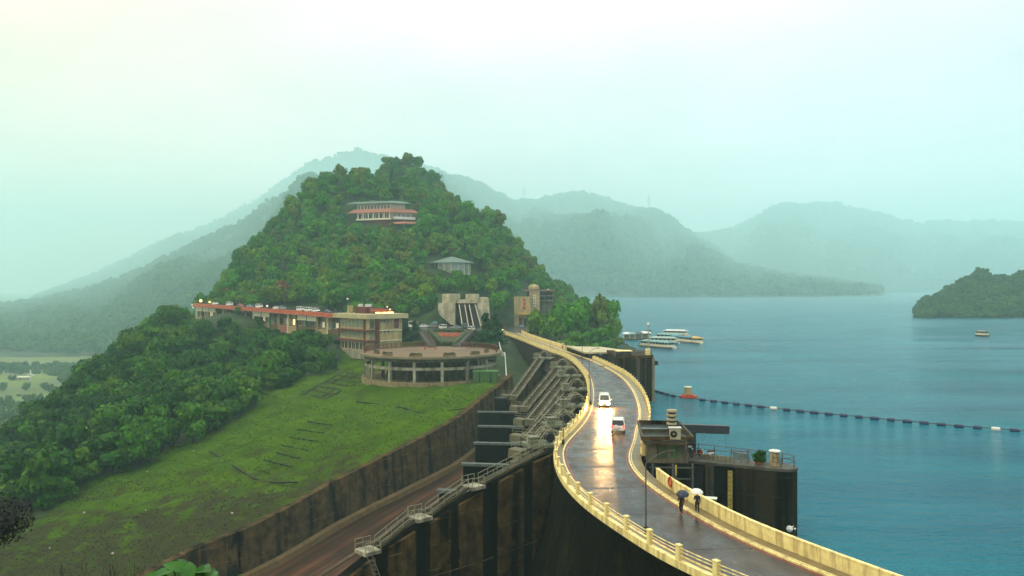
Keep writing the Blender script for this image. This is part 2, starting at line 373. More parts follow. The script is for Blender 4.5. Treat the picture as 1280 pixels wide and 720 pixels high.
# ------------------------------------------------------------------ curves of the dam crest
def crom(pts, step=1.0):
    out = []
    pts = [Vector(p) for p in pts]; pts = [pts[0]*2-pts[1]]+pts+[pts[-1]*2-pts[-2]]
    for i in range(1, len(pts)-2):
        a, b, c, d = pts[i-1:i+3]; n = max(2, int((c-b).length/step))
        for k in range(n):
            t = k/n; out.append(.5*((2*b)+(c-a)*t+(2*a-5*b+4*c-d)*t*t+(3*b-a-3*c+d)*t**3))
    out.append(pts[-2]); return out
def smooth(L, it=12):
    L = [p.copy() for p in L]
    for _ in range(it):
        L = [L[0]]+[(L[i-1]+L[i]*2+L[i+1])/4 for i in range(1, len(L)-1)]+[L[-1]]
    return L
def resample(L, step):
    out = [L[0].copy()]; acc = 0
    for i in range(1, len(L)):
        a, b = L[i-1], L[i]; d = (b-a).length
        while acc+d >= step:
            t = (step-acc)/d; a = a+(b-a)*t; out.append(a.copy()); d = (b-a).length; acc = 0
        acc += d
    return out
def frames(L, side):
    o = []
    for i, p in enumerate(L):
        d = (L[min(i+1, len(L)-1)]-L[max(i-1, 0)]).normalized(); n = Vector((d.y, -d.x))*side; o.append((p, n))
    return o
Lp = [(27.5, 32), (19, 42.5), (11.7, 54), (10.1, 57.6), (8.7, 61.9), (6.8, 67.9), (5.5, 73.9), (4.7, 80.9), (4.6, 89.6), (5.4, 97), (7.8, 106.7), (9.8, 115.9), (11.7, 127.5), (13.5, 142.9), (15.0, 161), (15.8, 177.6), (15.8, 204), (14.3, 226), (11.7, 240), (7.7, 264), (2.1, 301), (-5.5, 345)]
Rp = [(34, 32), (26.0, 42.5), (20.0, 53.5), (18.3, 57.1), (17.1, 59.6), (15.8, 63.3), (14.5, 68.6), (13.3, 73.8), (12.6, 78.8), (12.3, 84.4), (12.9, 90.5), (14.6, 98), (16.0, 105.6), (18.3, 117), (20.1, 129.3), (22.1, 149.6), (22.9, 171), (22.0, 190), (20.1, 211), (16.9, 232), (12.8, 260), (5.5, 306), (1.7, 339)]
LC = resample(smooth(crom(Lp)), 1.0); RC = resample(smooth(crom(Rp)), 1.0)
LF = frames(LC, 1)     # normal points to +x side (towards the road)
RF = frames(RC, 1)     # normal points away from the road (lake side)
ZR = 8.0
def cut(F, y0, y1): return [q for q in F if y0 <= q[0].y <= y1]
def atY(F, y): return min(F, key=lambda q: abs(q[0].y-y))
def pt(F, y, off, z): p, n = atY(F, y); return Vector((p.x+n.x*off, p.y+n.y*off, z))

# road sheet between the curves (param by y)
def inner(F, off): return [p+n*off for p, n in F]
li, ri = inner(LF, .5), inner(RF, .3)
def xat(L, y):
    ys = np.array([p.y for p in L]); xs = np.array([p.x for p in L]); return float(np.interp(y, ys, xs))
rows = []
y = 30.
while y <= 345:
    a, b = xat(li, y), xat(ri, y); rows.append([Vector((a+(b-a)*k/6, y, ZR)) for k in range(7)]); y += 1.
struct(MB().loft(rows).build('road', 'road'))
o = struct(MB().sweep(LF, [(0, 7.75), (0, ZR+.28), (.42, ZR+.28), (.42, 7.75)]).build('road_edge_coping', 'cream'))
struct(MB().sweep(LF, [(.424, 7.2), (.424, ZR+.11), (1.02, ZR+.11), (1.02, 7.2)]).build('walkway', 'walk'))
struct(MB().sweep(LF, [(1.024, 7.2), (1.024, ZR+.16), (1.17, ZR+.16), (1.17, 7.2)]).build('kerb', 'cream'))
struct(MB().sweep(LF, [(1.38, ZR-.1), (1.38, ZR+.006), (1.52, ZR+.006), (1.52, ZR-.1)]).build('road_marking', 'red'))
struct(MB().sweep(RF, [(-.08, ZR-.1), (-.08, ZR+.006), (.06, ZR+.006), (.06, ZR-.1)]).build('road_marking', 'red'))
struct(MB().sweep(RF, [(.20, 7.2), (.20, ZR+.15), (.36, ZR+.15), (.36, 7.2)]).build('kerb', 'cream'))
struct(MB().sweep(RF, [(.47, 7.2), (.47, ZR+.17), (.56, ZR+.17), (.56, 7.2)]).build('kerb', 'cream'))
struct(MB().sweep(RF, [(.364, 7.2), (.364, ZR+.12), (1.62, ZR+.12), (1.62, 7.2)]).build('walkway', 'walk'))
# expansion joints across the road
jb = MB()
for y in range(58, 330, 9):
    a, b = xat(li, y)+1.2, xat(ri, y+.4)-.5
    jb.bar((a, y, ZR+.004), (b, y+.4, ZR+.004), .07, .008)
tag(jb.build('road_joint', 'dark'), kind='structure')

# ------------------------------------------------------------------ balustrades
def balustrade(F, y0, y1, off, label, zb, step=3.7, rails=(.35, .62, .85), ph=1.02, hump=0):
    seg = cut(F, y0, y1); L = resample([p for p, n in seg], step); fr = frames(L, 1)
    o0 = (L[0].x, L[0].y, zb); T = thing('balustrade', label, 'balustrade', o0)
    me = None
    pm = MB().box((0, 0, ph/2), (.30, .42, ph)).box((0, 0, ph+.03), (.36, .48, .06)).build('post', 'cream', None)
    first = True
    for p, n in fr:
        q = pm if first else pm.copy()
        if not first: col.objects.link(q)
        first = False
        q.parent = T; q.location = (p.x+n.x*off-o0[0], p.y+n.y*off-o0[1], 0); q.rotation_euler = (0, 0, math.atan2(n.y, n.x))
        q.scale = (1, 1, rnd.uniform(.98, 1.02))
    for h in rails:
        MB().tube([Vector((p.x+n.x*off, p.y+n.y*off, zb+h)) for p, n in seg[::2]], .038, 5).build('rail', 'cream', T)
    if hump:
        MB().sweep(seg, [(off-.13, zb-.01), (off-.13, zb+hump), (off+.13, zb+hump), (off+.13, zb-.01)]).build('base_wall', 'cream', T)
    return T
balustrade(LF, 36, 100, .21, 'cream post and rail balustrade along the dam edge below the lamp post', ZR+.28)
balustrade(LF, 100.5, 342, .21, 'long cream balustrade bending above the spillway gate hoists', ZR+.28, hump=.45)
balustrade(RF, 93, 214, 1.85, 'cream toothed parapet on the lake side beside the two cars', ZR+.0, hump=.78, rails=(.95,))

# solid parapet of panels on the lake side
def panel_parapet(y0, y1, label, step, off=1.66, h=1.18):
    seg = cut(RF, y0, y1); L = resample([p for p, n in seg], step); fr = frames(L, 1)
    o0 = (L[0].x, L[0].y, ZR); T = thing('parapet', label, 'parapet', o0)
    for i in range(len(fr)-1):
        a = fr[i][0]+fr[i][1]*off; b = fr[i+1][0]+fr[i+1][1]*off; d = (b-a).normalized(); a = a+d*.012; b = b-d*.012
        nn = Vector((d.y, -d.x)); q = MB()
        for (o1, o2, z1, z2) in ((.03, .24, 7.2, ZR+.5), (0, .24, ZR+.5, ZR+h-.12), (-.03, .27, ZR+h-.12, ZR+h)):
            q.prism([a+nn*o1, b+nn*o1, b+nn*o2, a+nn*o2], z1, z2)
        q.build('panel', 'cream', T)
    return T
panel_parapet(36, 82.2, 'solid cream panel parapet beside the two walkers with umbrellas', 3.1)
panel_parapet(215, 338, 'solid cream parapet curving past the green grove to the plaza', 6.0, h=1.25)
# pier-side gate posts
T = thing('gate_post', 'cream gate post with red sign where the parapet opens to the pier house', 'post', pt(RF, 91.5, 1.8, ZR))
c = pt(RF, 91.5, 1.8, ZR); MB().box(c+Vector((0, 0, .75)), (.45, 1.3, 1.5)).build('post', 'cream', T); MB().box(c+Vector((-.24, 0, 1.1)), (.03, .5, .4)).build('sign_plate', 'orangeb', T)

# ------------------------------------------------------------------ dam body
T = thing('dam_body', 'dark stained concrete dam body carrying the curved crest road', 'dam', (0, 0, 0))
# lake side face
MB().sweep(cut(RF, 31, 340), [(0.3, -22), (0.3, 7.2), (1.9, 7.2), (1.9, -22)]).build('upstream_face', 'pierd', T)
rows = []
for z in (7.745, 7.3, 7.29, 3, -2, -8, -16, -28, -45, -72):
    r = []
    for i, (p, n) in enumerate(cut(LF, 31, 100)):
        dz = 7-z; off = -(0.03 if z > 7.295 else 0) + (0.45 if z <= 7.29 else 0)
        out_ = max(0, dz)*.12+max(0, dz-7)*.36
        wv = .7*fbm(p.y*.12, z*.05, 3)*min(1, dz/6) if dz > 1 else 0
        q = p-n*(out_-off+wv); r.append(Vector((q.x, q.y, z)))
    rows.append(r)
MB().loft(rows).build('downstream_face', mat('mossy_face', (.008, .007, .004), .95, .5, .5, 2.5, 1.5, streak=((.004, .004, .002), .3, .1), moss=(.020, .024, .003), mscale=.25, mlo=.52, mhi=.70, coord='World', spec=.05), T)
MB().sweep(cut(LF, 99, 238), [(.3, -30), (.3, 7.19), (1.6, 7.19), (1.6, -30)]).build('gate_sill_wall', 'concd', T)
MB().sweep(cut(LF, 237, 344), [(.25, -20), (.25, 7.19), (1.6, 7.19), (1.6, -20)]).build('abutment_wall', mat('abutment', (.034, .024, .017), .9, .4, .4, .4, 3, streak=((.022, .016, .012), .4), coord='World', spec=.1), T)
# downstream wing wall from the abutment towards the round terrace
WLpx = [(634, 470), (625, 478), (600, 497), (560, 527.5), (512, 553), (454, 582), (411, 603), (357, 634), (298, 664), (240, 685), (170, 722), (60, 790)]
WL = [G(*q) for q in WLpx]
struct_wall = MB()
q0, q1 = pt(LF, 240, .3, 0), Vector((WL[0].x, WL[0].y, 0))

# left training wall
lb = {0: -7, 1: -9}
TW = thing('training_wall', 'long dark stained wall between the grass slope and the spillway chute', 'wall', WL[1])
def chz(x, y):   # chute floor height
    s = (Vector((x, y))-Vector((-11, 185))).dot(Vector((-.53, -.85))); return -12.6-.125*s-.0006*max(s, 0)**2*.6
wl2 = resample([Vector((p.x, p.y, p.z)) for p in smooth(crom([tuple(p) for p in WL]), 6)], 7.0)
for i in range(len(wl2)-1):
    a, b = wl2[i], wl2[i+1]; d = Vector((b.x-a.x, b.y-a.y)).normalized(); nn = Vector((-d.y, d.x))
    if nn.x < 0: nn = -nn
    q = MB()
    e = .015
    vs = []
    for p, s_ in ((a, e), (b, -e)):
        for o_ in (0, 1.5):
            for z in (min(chz(p.x, p.y), p.z-3)-3, p.z+.35):
                bo = 0 if z > -1e9 else 0
                vs.append(Vector((p.x+d.x*s_+nn.x*(o_+(.0 if z > p.z-1 else .9*(o_ > 0))), p.y+d.y*s_+nn.y*(o_+(.0 if z > p.z-1 else .9*(o_ > 0))), z)))
    q.add(vs, [(0,1,3,2),(4,6,7,5),(0,4,5,1),(2,3,7,6),(1,5,7,3),(0,2,6,4)])
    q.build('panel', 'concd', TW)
wlf = frames([Vector((p.x, p.y)) for p in wl2], 1)
if wlf[0][1].x < 0: wlf = [(p, -n) for p, n in wlf]
sg = []
cap = MB(); led = MB()
rowsC = [[], []]
for (p, n), q in zip(wlf, wl2):
    sg.append((p, n, q.z))
for i in range(len(sg)-1):
    (a, na, za), (b, nb, zb) = sg[i], sg[i+1]
    if i >= 4:
        ca, cb = chz(*(a+na*2.4)), chz(*(b+nb*2.4))
        vs = [(a.x+na.x*1.8, a.y+na.y*1.8, ca-.5), (a.x+na.x*3.6, a.y+na.y*3.6, ca-.5), (a.x+na.x*3.3, a.y+na.y*3.3, ca+.9), (a.x+na.x*1.8, a.y+na.y*1.8, ca+1.0),
              (b.x+nb.x*1.8, b.y+nb.y*1.8, cb-.5), (b.x+nb.x*3.6, b.y+nb.y*3.6, cb-.5), (b.x+nb.x*3.3, b.y+nb.y*3.3, cb+.9), (b.x+nb.x*1.8, b.y+nb.y*1.8, cb+1.0)]
        led.add(vs, [(0,1,2,3),(4,5,6,7),(0,1,5,4),(1,2,6,5),(2,3,7,6),(3,0,4,7)])
led.build('ledge', mat('ledge_concrete', (.20, .125, .045), .85, .3, .8, c2=(.11, .07, .03)), TW)
# chute floor sheet
rows = []
dn = Vector((-.53, -.85)); ac = Vector((.85, -.53))
for i in range(0, 58):
    s = -12+i*3.2; r = []
    for k in range(0, 46):
        p = Vector((-11, 185))+dn*s+ac*(-4+k*1.6)
        z = chz(p.x, p.y)
        r.append(Vector((p.x, p.y, z+.10*math.sin(k*1.1)+.25*fbm(p.x*.05, p.y*.05, k*.4))))
    rows.append(r)
fl = struct(MB().loft(rows).build('chute_floor', 'chute', smooth=True))
# raised flow lines on the floor
for k, cname in ((9, .35), (16, .3), (25, .35), (31, .3), (38, .45)):
    pts = []
    for i in range(0, 57):
        p = Vector((-11, 185))+dn*(-12+i*3.2)+ac*(-4+k*1.6); pts.append(Vector((p.x, p.y, chz(p.x, p.y)+.12)))
    q = MB()
    for a, b in zip(pts, pts[1:]): q.bar(a, b, .8, cname)
    struct(q.build('chute_joint_ridge', mat('ridge_conc', (.115, .062, .030), .85, .4, .5)))

# ------------------------------------------------------------------ dividing walls, piers and hoist platforms
bars = [(596, 633, 496, 205), (598, 648, 514, 182), (599, 655, 532, 158), (594, 652, 553, 135), (579, 637, 579, 112), (549, 597, 612, 92)]
names = ['below the farthest gate pier', 'second from the far end', 'third from the far end', 'fourth from the far end', 'fifth from the far end', 'beside the stair landing']
for (x0, x1, yy, Y), nm in zip(bars, names):
    a, b = P(x0, yy, Y), P(x1, yy, Y); T = thing('dividing_wall', 'dark dividing wall with pale top across the spillway, '+nm, 'wall', a, 'dividing walls of the spillway')
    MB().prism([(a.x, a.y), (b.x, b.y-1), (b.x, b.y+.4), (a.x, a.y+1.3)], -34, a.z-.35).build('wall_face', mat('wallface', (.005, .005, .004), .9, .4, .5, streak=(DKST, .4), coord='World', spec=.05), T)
    MB().prism([(a.x-.3, a.y-.15), (b.x, b.y-1.15), (b.x, b.y-.2), (a.x-.3, a.y+.8)], a.z-.35, a.z).build('coping', mat('pale_coping', (.10, .13, .12), .7, .3, 1), T)
plat = [(680, 445.5, 7, 232), (702, 457, 7, 205), (712, 468, 7, 185), (719, 484, 7, 160), (718, 504.5, 7, 138), (703, 528, 7, 119), (682, 549, 7, 104)]
lump = [(641, 494, 207), (655, 508, 185), (662, 524, 162), (661, 544, 140), (663, 562, 120), (668, 578, 106)]
pn = ['farthest along the crest', 'second from the far end', 'third from the far end', 'middle of the row', 'third from the stair wall', 'second from the stair wall']
for i, (pp, lp) in enumerate(zip(plat, lump)):
    a = P(pp[0]-3, pp[1], pp[3]); a.z = 6.6; b = P(*lp); b.z -= .8
    T = thing('spillway_pier', 'sloping spillway pier with handrailed stair, '+pn[i], 'pier', a, 'spillway piers')
    d = Vector((b.x-a.x, b.y-a.y)).normalized(); n = Vector((-d.y, d.x)); hw = 1.05
    # pier profile
    A = Vector((a.x, a.y))-d*4; poly = []
    prof = [(A, 6.6), (Vector((a.x, a.y)), 6.6), (Vector((b.x, b.y)), b.z), (Vector((b.x, b.y))+d*1.5, b.z), (Vector((b.x, b.y))+d*2.0, -34), (A, -34)]
    v = [Vector((p.x-n.x*hw, p.y-n.y*hw, z)) for p, z in prof]
    MB().extr(v, Vector((n.x*hw*2, n.y*hw*2, 0))).build('pier_body', 'concd', T)
    st = MB(); ns = 26
    for k in range(ns):
        t = (k+.5)/ns; c = Vector((a.x, a.y, 6.6)).lerp(b, t); st.box((c.x, c.y, c.z+.05), (.5, 1.9, .34), rz=math.atan2(d.y, d.x))
    st.build('stair', 'olive', T, kind='stuff')
    for s in (-1, 1):
        o_ = n*(hw-.08)*s; up = Vector((0, 0, .42))
        MB().bar(Vector((a.x+o_.x, a.y+o_.y, 6.6))+up*.3, Vector((b.x+o_.x, b.y+o_.y, b.z))+up*.3, .2, .34).build('stringer', 'concl', T)
        r = MB()
        for h in (.55, 1.0):
            r.tube([Vector((a.x+o_.x, a.y+o_.y, 6.6+h)), Vector((b.x+o_.x, b.y+o_.y, b.z+h))], .045, 4)
        for k in range(9):
            c = Vector((a.x+o_.x, a.y+o_.y, 6.6)).lerp(Vector((b.x+o_.x, b.y+o_.y, b.z)), k/8); r.tube([c, c+Vector((0, 0, 1.0))], .04, 4)
        r.build('handrail', 'rail', T)
    # rounded pale trunnion platform at the foot
    q = MB(); nn = 10
    base = Vector((b.x, b.y))+d*.9
    ring = [base+Vector((math.cos(t_), math.sin(t_)))*Vector((1.0, 1.0)).length*1.3 for t_ in [2*math.pi*k/12 for k in range(12)]]
    sd_ = Vector((-.97, .25))
    e0 = base-sd_*1.2; e1 = base+sd_*2.6
    pth = [e0, e0.lerp(e1, .5)+Vector((0, -.5)), e1]
    for u, v_ in zip(pth, pth[1:]): q.bar((u.x, u.y, b.z+.35), (v_.x, v_.y, b.z+.5), 2.0, 1.25)
    q.build('trunnion_beam', mat('trunnion_conc', (.19, .18, .10), .8, .3, 1.2, c2=(.12, .12, .07)), T)
    g_ = MB()
    for h in (.5, .95): g_.tube([(u.x, u.y, b.z+1.1+h) for u in pth], .035, 4)
    for u in pth: g_.tube([(u.x, u.y, b.z+1.0), (u.x, u.y, b.z+2.05)], .035, 4)
    g_.build('handrail', 'rail', T)
# gates (dark radial gates between the piers)
for i in range(6):
    A, B = P(plat[i][0]+4, plat[i][1], plat[i][3]), P(plat[i+1][0]+4, plat[i+1][1], plat[i+1][3])
    T = thing('radial_gate', 'dark curved spillway gate between piers, '+['by the abutment', 'second from the abutment', 'third from the abutment', 'third from the stairs', 'second from the stairs', 'by the stair wall'][i], 'gate', (A.x, A.y, 0), 'spillway gates')
    d = Vector((B.x-A.x, B.y-A.y)).normalized(); n = Vector((d.y, -d.x));  n = n if n.x < 0 else -n
    rows = []
    for k in range(8):
        t = k/7; r = []
        for u in range(2):
            c = Vector((A.x, A.y))+d*(1.3 if u == 0 else (B-A).xy.length-1.3)+n*(1.0+2.5*math.sin(t*1.5)-1.8*t); r.append(Vector((c.x, c.y, 5.5-13*t)))
        rows.append(r)
    MB().loft(rows).build('skin_plate', mat('gate_steel', (.045, .024, .016), .6, .5, .5), T)
    q = MB()
    for t in (.2, .4, .6, .8):
        ca = rows[int(t*7)]; q.bar(ca[0]+Vector((n.x*.2, n.y*.2, 0)), ca[1]+Vector((n.x*.2, n.y*.2, 0)), .3, .35)
    q.build('girder', 'dark', T)
# hoist platforms
def make_hoist():
    T = thing('gate_hoist', 'x', 'hoist', (0, 0, 0)); T['_o'] = (0., 0., 0.)
    MB().box((0, 0, -.3), (5.6, 3.6, .35)).box((0, 1.95, -.45), (5.9, .3, .5)).build('platform', 'hoistp', T)
    MB().box((0, 0, -.9), (5.0, 1.0, .9)).build('support_beam', 'conc', T)
    c = MB(); c.tube([(.3, -.9, .62), (.3, .9, .62)], .48, 14); c.tube([(.3, -1.0, .62), (.3, -.9, .62)], .6, 14); c.tube([(.3, .9, .62), (.3, 1.0, .62)], .6, 14)
    c.build('drum', 'dark', T)
    for y in (-1.25, 1.25):
        MB().tube([(.3+1.45*math.cos(a), y, -.1+1.85*math.sin(a)) for a in [math.pi*k/12 for k in range(13)]], .10, 5).build('arch_rail', 'rail', T)
    MB().box((-1.9, -.6, .3), (1.1, 1.3, .9)).box((-1.9, -.6, .82), (1.3, 1.5, .1)).build('gearbox', 'hoistp', T)
    MB().box((-1.8, .9, .25), (.7, .6, .8)).build('motor', 'creamw', T)
    r = MB()
    pts = [(-2.7, -1.7), (-2.7, 1.7), (2.7, 1.7)]
    for h in (.5, .95):
        r.tube([(x, y, h) for x, y in pts], .045, 4); r.tube([(-2.7, -1.7, h), (-.9, -1.7, h)], .045, 4); r.tube([(1.5, -1.7, h), (2.7, -1.7, h)], .045, 4)
    for x, y in ((-2.7, -1.7), (-2.7, 0), (-2.7, 1.7), (-1.3, 1.7), (0, 1.7), (1.3, 1.7), (2.7, 1.7), (-.9, -1.7), (1.5, -1.7), (2.7, -1.7)):
        r.tube([(x, y, -.1), (x, y, .95)], .045, 4)
    r.build('guard_rail', 'rail', T)
    return T
H0 = make_hoist()
hn = ['farthest one near the abutment wall', 'second from the abutment wall', 'third from the abutment wall', 'fourth, left of the crest lamp posts', 'fifth, opposite the parked van headlights', 'sixth, above the stair wall', 'nearest one at the top of the long stair']
hn = ['farthest', 'second from the abutment', 'third from the abutment', 'fourth from the abutment', 'fifth, beside the oncoming van', 'sixth, above the stair wall', 'at the head of the long stair']
for i, pp in enumerate(plat):
    q = H0 if i == 0 else copytree(H0)
    c = P(pp[0], pp[1], pp[3]); q.location = (c.x, c.y, 7.05); q.rotation_euler = (0, 0, [-.35, -.2, -.05, .05, .1, .2, .3][i])
    tag(q, 'pale gate hoist with arched rails, '+hn[i], 'hoist', 'gate hoists along the spillway')

# ------------------------------------------------------------------ right training wall with stair
w0, w1, w2, w3, w4 = Vector((3.9, 98.5, 6.9)), Vector((-4.3, 89, 4.5)), Vector((-9.7, 84.2, 2.4)), Vector((-14.4, 80, .4)), Vector((-30, 64, -9))
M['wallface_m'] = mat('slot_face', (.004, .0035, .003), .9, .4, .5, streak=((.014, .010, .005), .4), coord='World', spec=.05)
T = thing('stair_wall', 'tall streaked concrete wall with buttresses under the long metal stair', 'wall', w0)
wp = [Vector((9.2, 104, 6.9)), w0, w1, w2, w3, w4]
dd = Vector((-.74, -.67)); nn = Vector((.67, -.74))
for a, b in zip(wp, wp[1:]):
    v = [Vector((a.x, a.y, a.z-.15)), Vector((b.x, b.y, b.z-.15)), Vector((b.x, b.y, -60)), Vector((a.x, a.y, -60))]
    v = [q-Vector((nn.x*.6, nn.y*.6, 0)) for q in v]
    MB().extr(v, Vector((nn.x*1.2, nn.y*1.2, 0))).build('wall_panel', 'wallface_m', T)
def alongw(s):
    tot = 0
    for a, b in zip(wp, wp[1:]):
        L = (b-a).xy.length
        if s <= tot+L: return a.lerp(b, (s-tot)/L)
        tot += L
    return wp[-1]
for s, wd_, dp in ((2.0, 3.0, 1.0), (6.2, 4.3, 1.3), (12.6, 4.2, 1.3), (19.6, 3.2, 1.0), (24.2, 2.6, 1.3), (28.6, 3.2, 1.0), (33.5, 3.2, 1.2), (39, 3.2, 1.2), (45, 3, 1.2)):
    c = alongw(s); c2 = alongw(s+wd_)
    v = [Vector((c.x, c.y, c.z-.2)), Vector((c2.x, c2.y, c2.z-.2)), Vector((c2.x, c2.y, -60)), Vector((c.x, c.y, -60))]
    v = [q+Vector((nn.x*.61, nn.y*.61, 0)) for q in v]
    dp *= .42
    MB().extr(v, Vector((nn.x*dp, nn.y*dp, 0))).build('buttress', 'concd', T)
for zz in (-3.2, -7.4, -11.8):
    q = MB()
    for s in range(2, 38):
        c = alongw(s); c2 = alongw(s+.93)
        if c.z-.8 > zz and rnd.random() < .75: q.bar((c.x+nn.x*1.16, c.y+nn.y*1.16, zz), (c2.x+nn.x*1.16, c2.y+nn.y*1.16, zz), .10, .07)
    q.build('pour_line', mat('pour_line_lime', (.16, .12, .07), .9, .4, 2), T)
T = thing('metal_stair', 'long pale metal stair with double handrails down the stair wall', 'stairs', w0)
flights = [(w0+Vector((0, 0, .1)), w1+Vector((.8, .9, .6))), (w1+Vector((-.8, -.7, .5)), w2+Vector((.8, .7, .6))), (w2+Vector((-.8, -.7, .5)), w3+Vector((.8, .7, .5)))]
ls = []
for a, b in flights:
    d = (b-a); s_ = MB(); n_ = int(d.length/.32)
    for k in range(n_):
        c = a.lerp(b, (k+.5)/n_); s_.box(c, (.9, .26, .05), rz=math.atan2(nn.y, nn.x))
    s_.build('tread', 'conc', T, kind='stuff')
    for s in (-1, 1):
        o_ = Vector((nn.x*.5*s, nn.y*.5*s, 0)); r = MB()
        MB().bar(a+o_, b+o_, .08, .28).build('stringer', 'olive', T)
        for h in (.5, 1.0): r.tube([a+o_+Vector((0, 0, h)), b+o_+Vector((0, 0, h))], .036, 4)
        m_ = max(3, int(d.length/1.5))
        for k in range(m_+1):
            c = a.lerp(b, k/m_)+o_; r.tube([c, c+Vector((0, 0, 1.0))], .03, 4)
        r.build('handrail', 'rail', T)
for c, zz in ((w1, 5.05), (w2, 2.95), (w3, .85)):
    c = Vector((c.x, c.y, zz)); an = math.atan2(dd.y, dd.x)
    MB().box(c+Vector((0, 0, -.15)), (1.9, 2.0, .35), rz=an).build('landing', 'concl', T)
    r = MB(); rot = Matrix.Rotation(an, 3, 'Z')
    for s in (-1, 1):
        for h in (.5, 1.0): r.tube([c+rot@Vector((-.9, s*.95, h)), c+rot@Vector((.9, s*.95, h))], .036, 4)
        for x in (-.9, 0, .9): r.tube([c+rot@Vector((x, s*.95, 0)), c+rot@Vector((x, s*.95, 1.0))], .036, 4)
    r.build('handrail', 'rail', T)
lad = MB(); la, lb_ = w3+Vector((.2, -1.8, .4)), w3+Vector((3.2, -4.6, -5.2))
for s in (0, .55): lad.tube([la+Vector((s, 0, 0)), lb_+Vector((s, 0, 0))], .04, 4)
for k in range(16):
    c = la.lerp(lb_, k/15); lad.tube([c, c+Vector((.55, 0, 0))], .03, 4)
lad.build('ladder', 'grail', T)

# ------------------------------------------------------------------ terrain heights (radial basis interpolation of surveyed points)
C = []
def cp(px, py, Y, h=0): q = P(px, py, Y); C.append((q.x, q.y, q.z-h))
def cw(x, y, z): C.append((x, y, z))
for q in WLpx[1:]+[(463, 470), (30, 650), (0, 720), (340, 510), (430, 458), (150, 700), (450, 520), (500, 505), (-60, 720), (-60, 640), (80, 630), (200, 568), (290, 535), (250, 640), (350, 590)]:
    g = G(*q); C.append(tuple(g))
cp(0, 548, 215, 11); cp(0, 600, 190, 4); cp(60, 508, 232, 11); cp(60, 570, 200, 5); cp(110, 448, 262, 11); cp(110, 530, 215, 5); cp(150, 427, 285, 10); cp(150, 500, 235, 5)
cp(190, 390, 310, 10); cp(190, 480, 250, 5); cp(220, 376, 350, 10); cp(247, 408, 395, 4); cp(255, 470, 280, 5); cp(240, 430, 320, 5); cp(340, 455, 270, 5); cp(330, 410, 340, 3); cp(300, 430, 310, 5)
cp(425, 430, 288, 1); cp(390, 440, 285, 3); cp(380, 415, 320, 3)
cp(-80, 585, 215, 8); cp(-80, 560, 260, 22)
cp(260, 380, 412, 2); cp(300, 381, 385, 2); cp(340, 385, 357, 2); cp(420, 394, 317, 2); cp(455, 396, 320, 1)
cp(247, 366, 440, 8); cp(275, 352, 450, 15); cp(310, 312, 470, 14); cp(320, 292, 490, 11); cp(345, 264, 510, 8); cp(375, 242, 530, 7); cp(405, 218, 545, 5); cp(432, 212, 555, 6); cp(456, 230, 600, 13)
cp(350, 340, 425, 6); cp(400, 300, 455, 6); cp(440, 345, 400, 6); cp(480, 368, 365, 6); cp(430, 262, 505, 6); cp(520, 305, 455, 6); cp(560, 350, 415, 4); cp(610, 310, 470, 6)
cp(470, 240, 590, 6); cp(485, 202, 655, 6); cp(505, 194, 660, 2); cp(523, 203, 655, 7); cp(472, 213, 648, 11); cp(541, 226, 645, 12); cp(564, 240, 628, 12); cp(585, 258, 600, 13); cp(601, 266, 580, 14); cp(618, 267, 540, 12); cp(632, 282, 520, 13); cp(642, 304, 500, 14); cp(656, 327, 478, 14); cp(660, 350, 450, 13); cp(640, 362, 430, 7)
cp(685, 352, 540, 8); cp(700, 352, 545, 8); cp(716, 366, 550, 8); cw(52, 555, -4); cw(60, 600, -8)
cp(565, 339, 430, 0); cp(480, 284, 500, 0); cp(450, 284, 500, 1); cp(580, 366, 356, 0); cp(560, 366, 356, 0); cp(600, 367, 356, 0); cp(540, 384, 358, 3); cp(622, 390, 358, 2)
cw(-150, 640, 60); cw(-100, 800, 40); cw(0, 700, 30); cw(-300, 600, -74); cw(-400, 500, -90); cw(-230, 520, -40); cw(-250, 420, -70); cw(-192, 300, -42); cw(-230, 360, -68); cw(-215, 330, -60); cw(-200, 400, -38); cw(-196, 440, -48); cw(-174, 300, -28); cw(-182, 340, -16); cw(-172, 382, 5); cw(-60, 900, 0); cw(60, 650, -15); cw(-210, 300, -40); cw(-330, 350, -84); cw(-260, 200, -60); cw(-200, 150, -50); cw(-180, 80, -45)
for q in ((15, 375, 7.4), (20, 405, 7.4), (30, 350, 7), (42, 345, 3), (52, 375, 0), (60, 410, -4), (46, 322, -2), (28, 285, -4), (21, 305, 2), (63, 450, -5), (15, 450, 14), (42, 450, 5), (45, 510, 8), (12, 300, 0), (12, 345, 7.4),
          (90, 300, -15), (120, 500, -15), (60, 200, -22), (50, 100, -25), (30, 230, -18),
          (-40, 335, 9.6), (-18, 335, 9.6), (0, 345, 7), (0, 385, 7.2), (8, 420, 7.5), (-60, 330, 9.6), (-12, 312, 9), (-45, 312, 9.2),
          (-24, 220, -.6), (-46, 240, -.8), (-5, 240, -.6), (-24, 243, -1), (-40, 226, -.8), (-8, 225, -.4), (-26, 275, 5), (-6, 285, 4), (-58, 284, 2), (-45, 280, 3)): cw(*q)
Cn = np.array(C, float); XY = Cn[:, :2]
Dm = np.sqrt(((XY[:, None]-XY[None])**2).sum(-1)); n_ = len(Cn)
A = np.zeros((n_+3, n_+3)); A[:n_, :n_] = Dm - np.eye(n_)*.4; A[:n_, n_] = 1; A[:n_, n_+1:] = XY; A[n_, :n_] = 1; A[n_+1:, :n_] = XY.T
W_ = np.linalg.solve(A, np.concatenate([Cn[:, 2], np.zeros(3)]))
def hf(xy):
    xy = np.atleast_2d(np.asarray(xy, float)); d = np.sqrt(((xy[:, None]-XY[None])**2).sum(-1))
    return d @ W_[:n_] + W_[n_] + xy @ W_[n_+1:]
def hf1(x, y): return float(hf([(x, y)])[0])
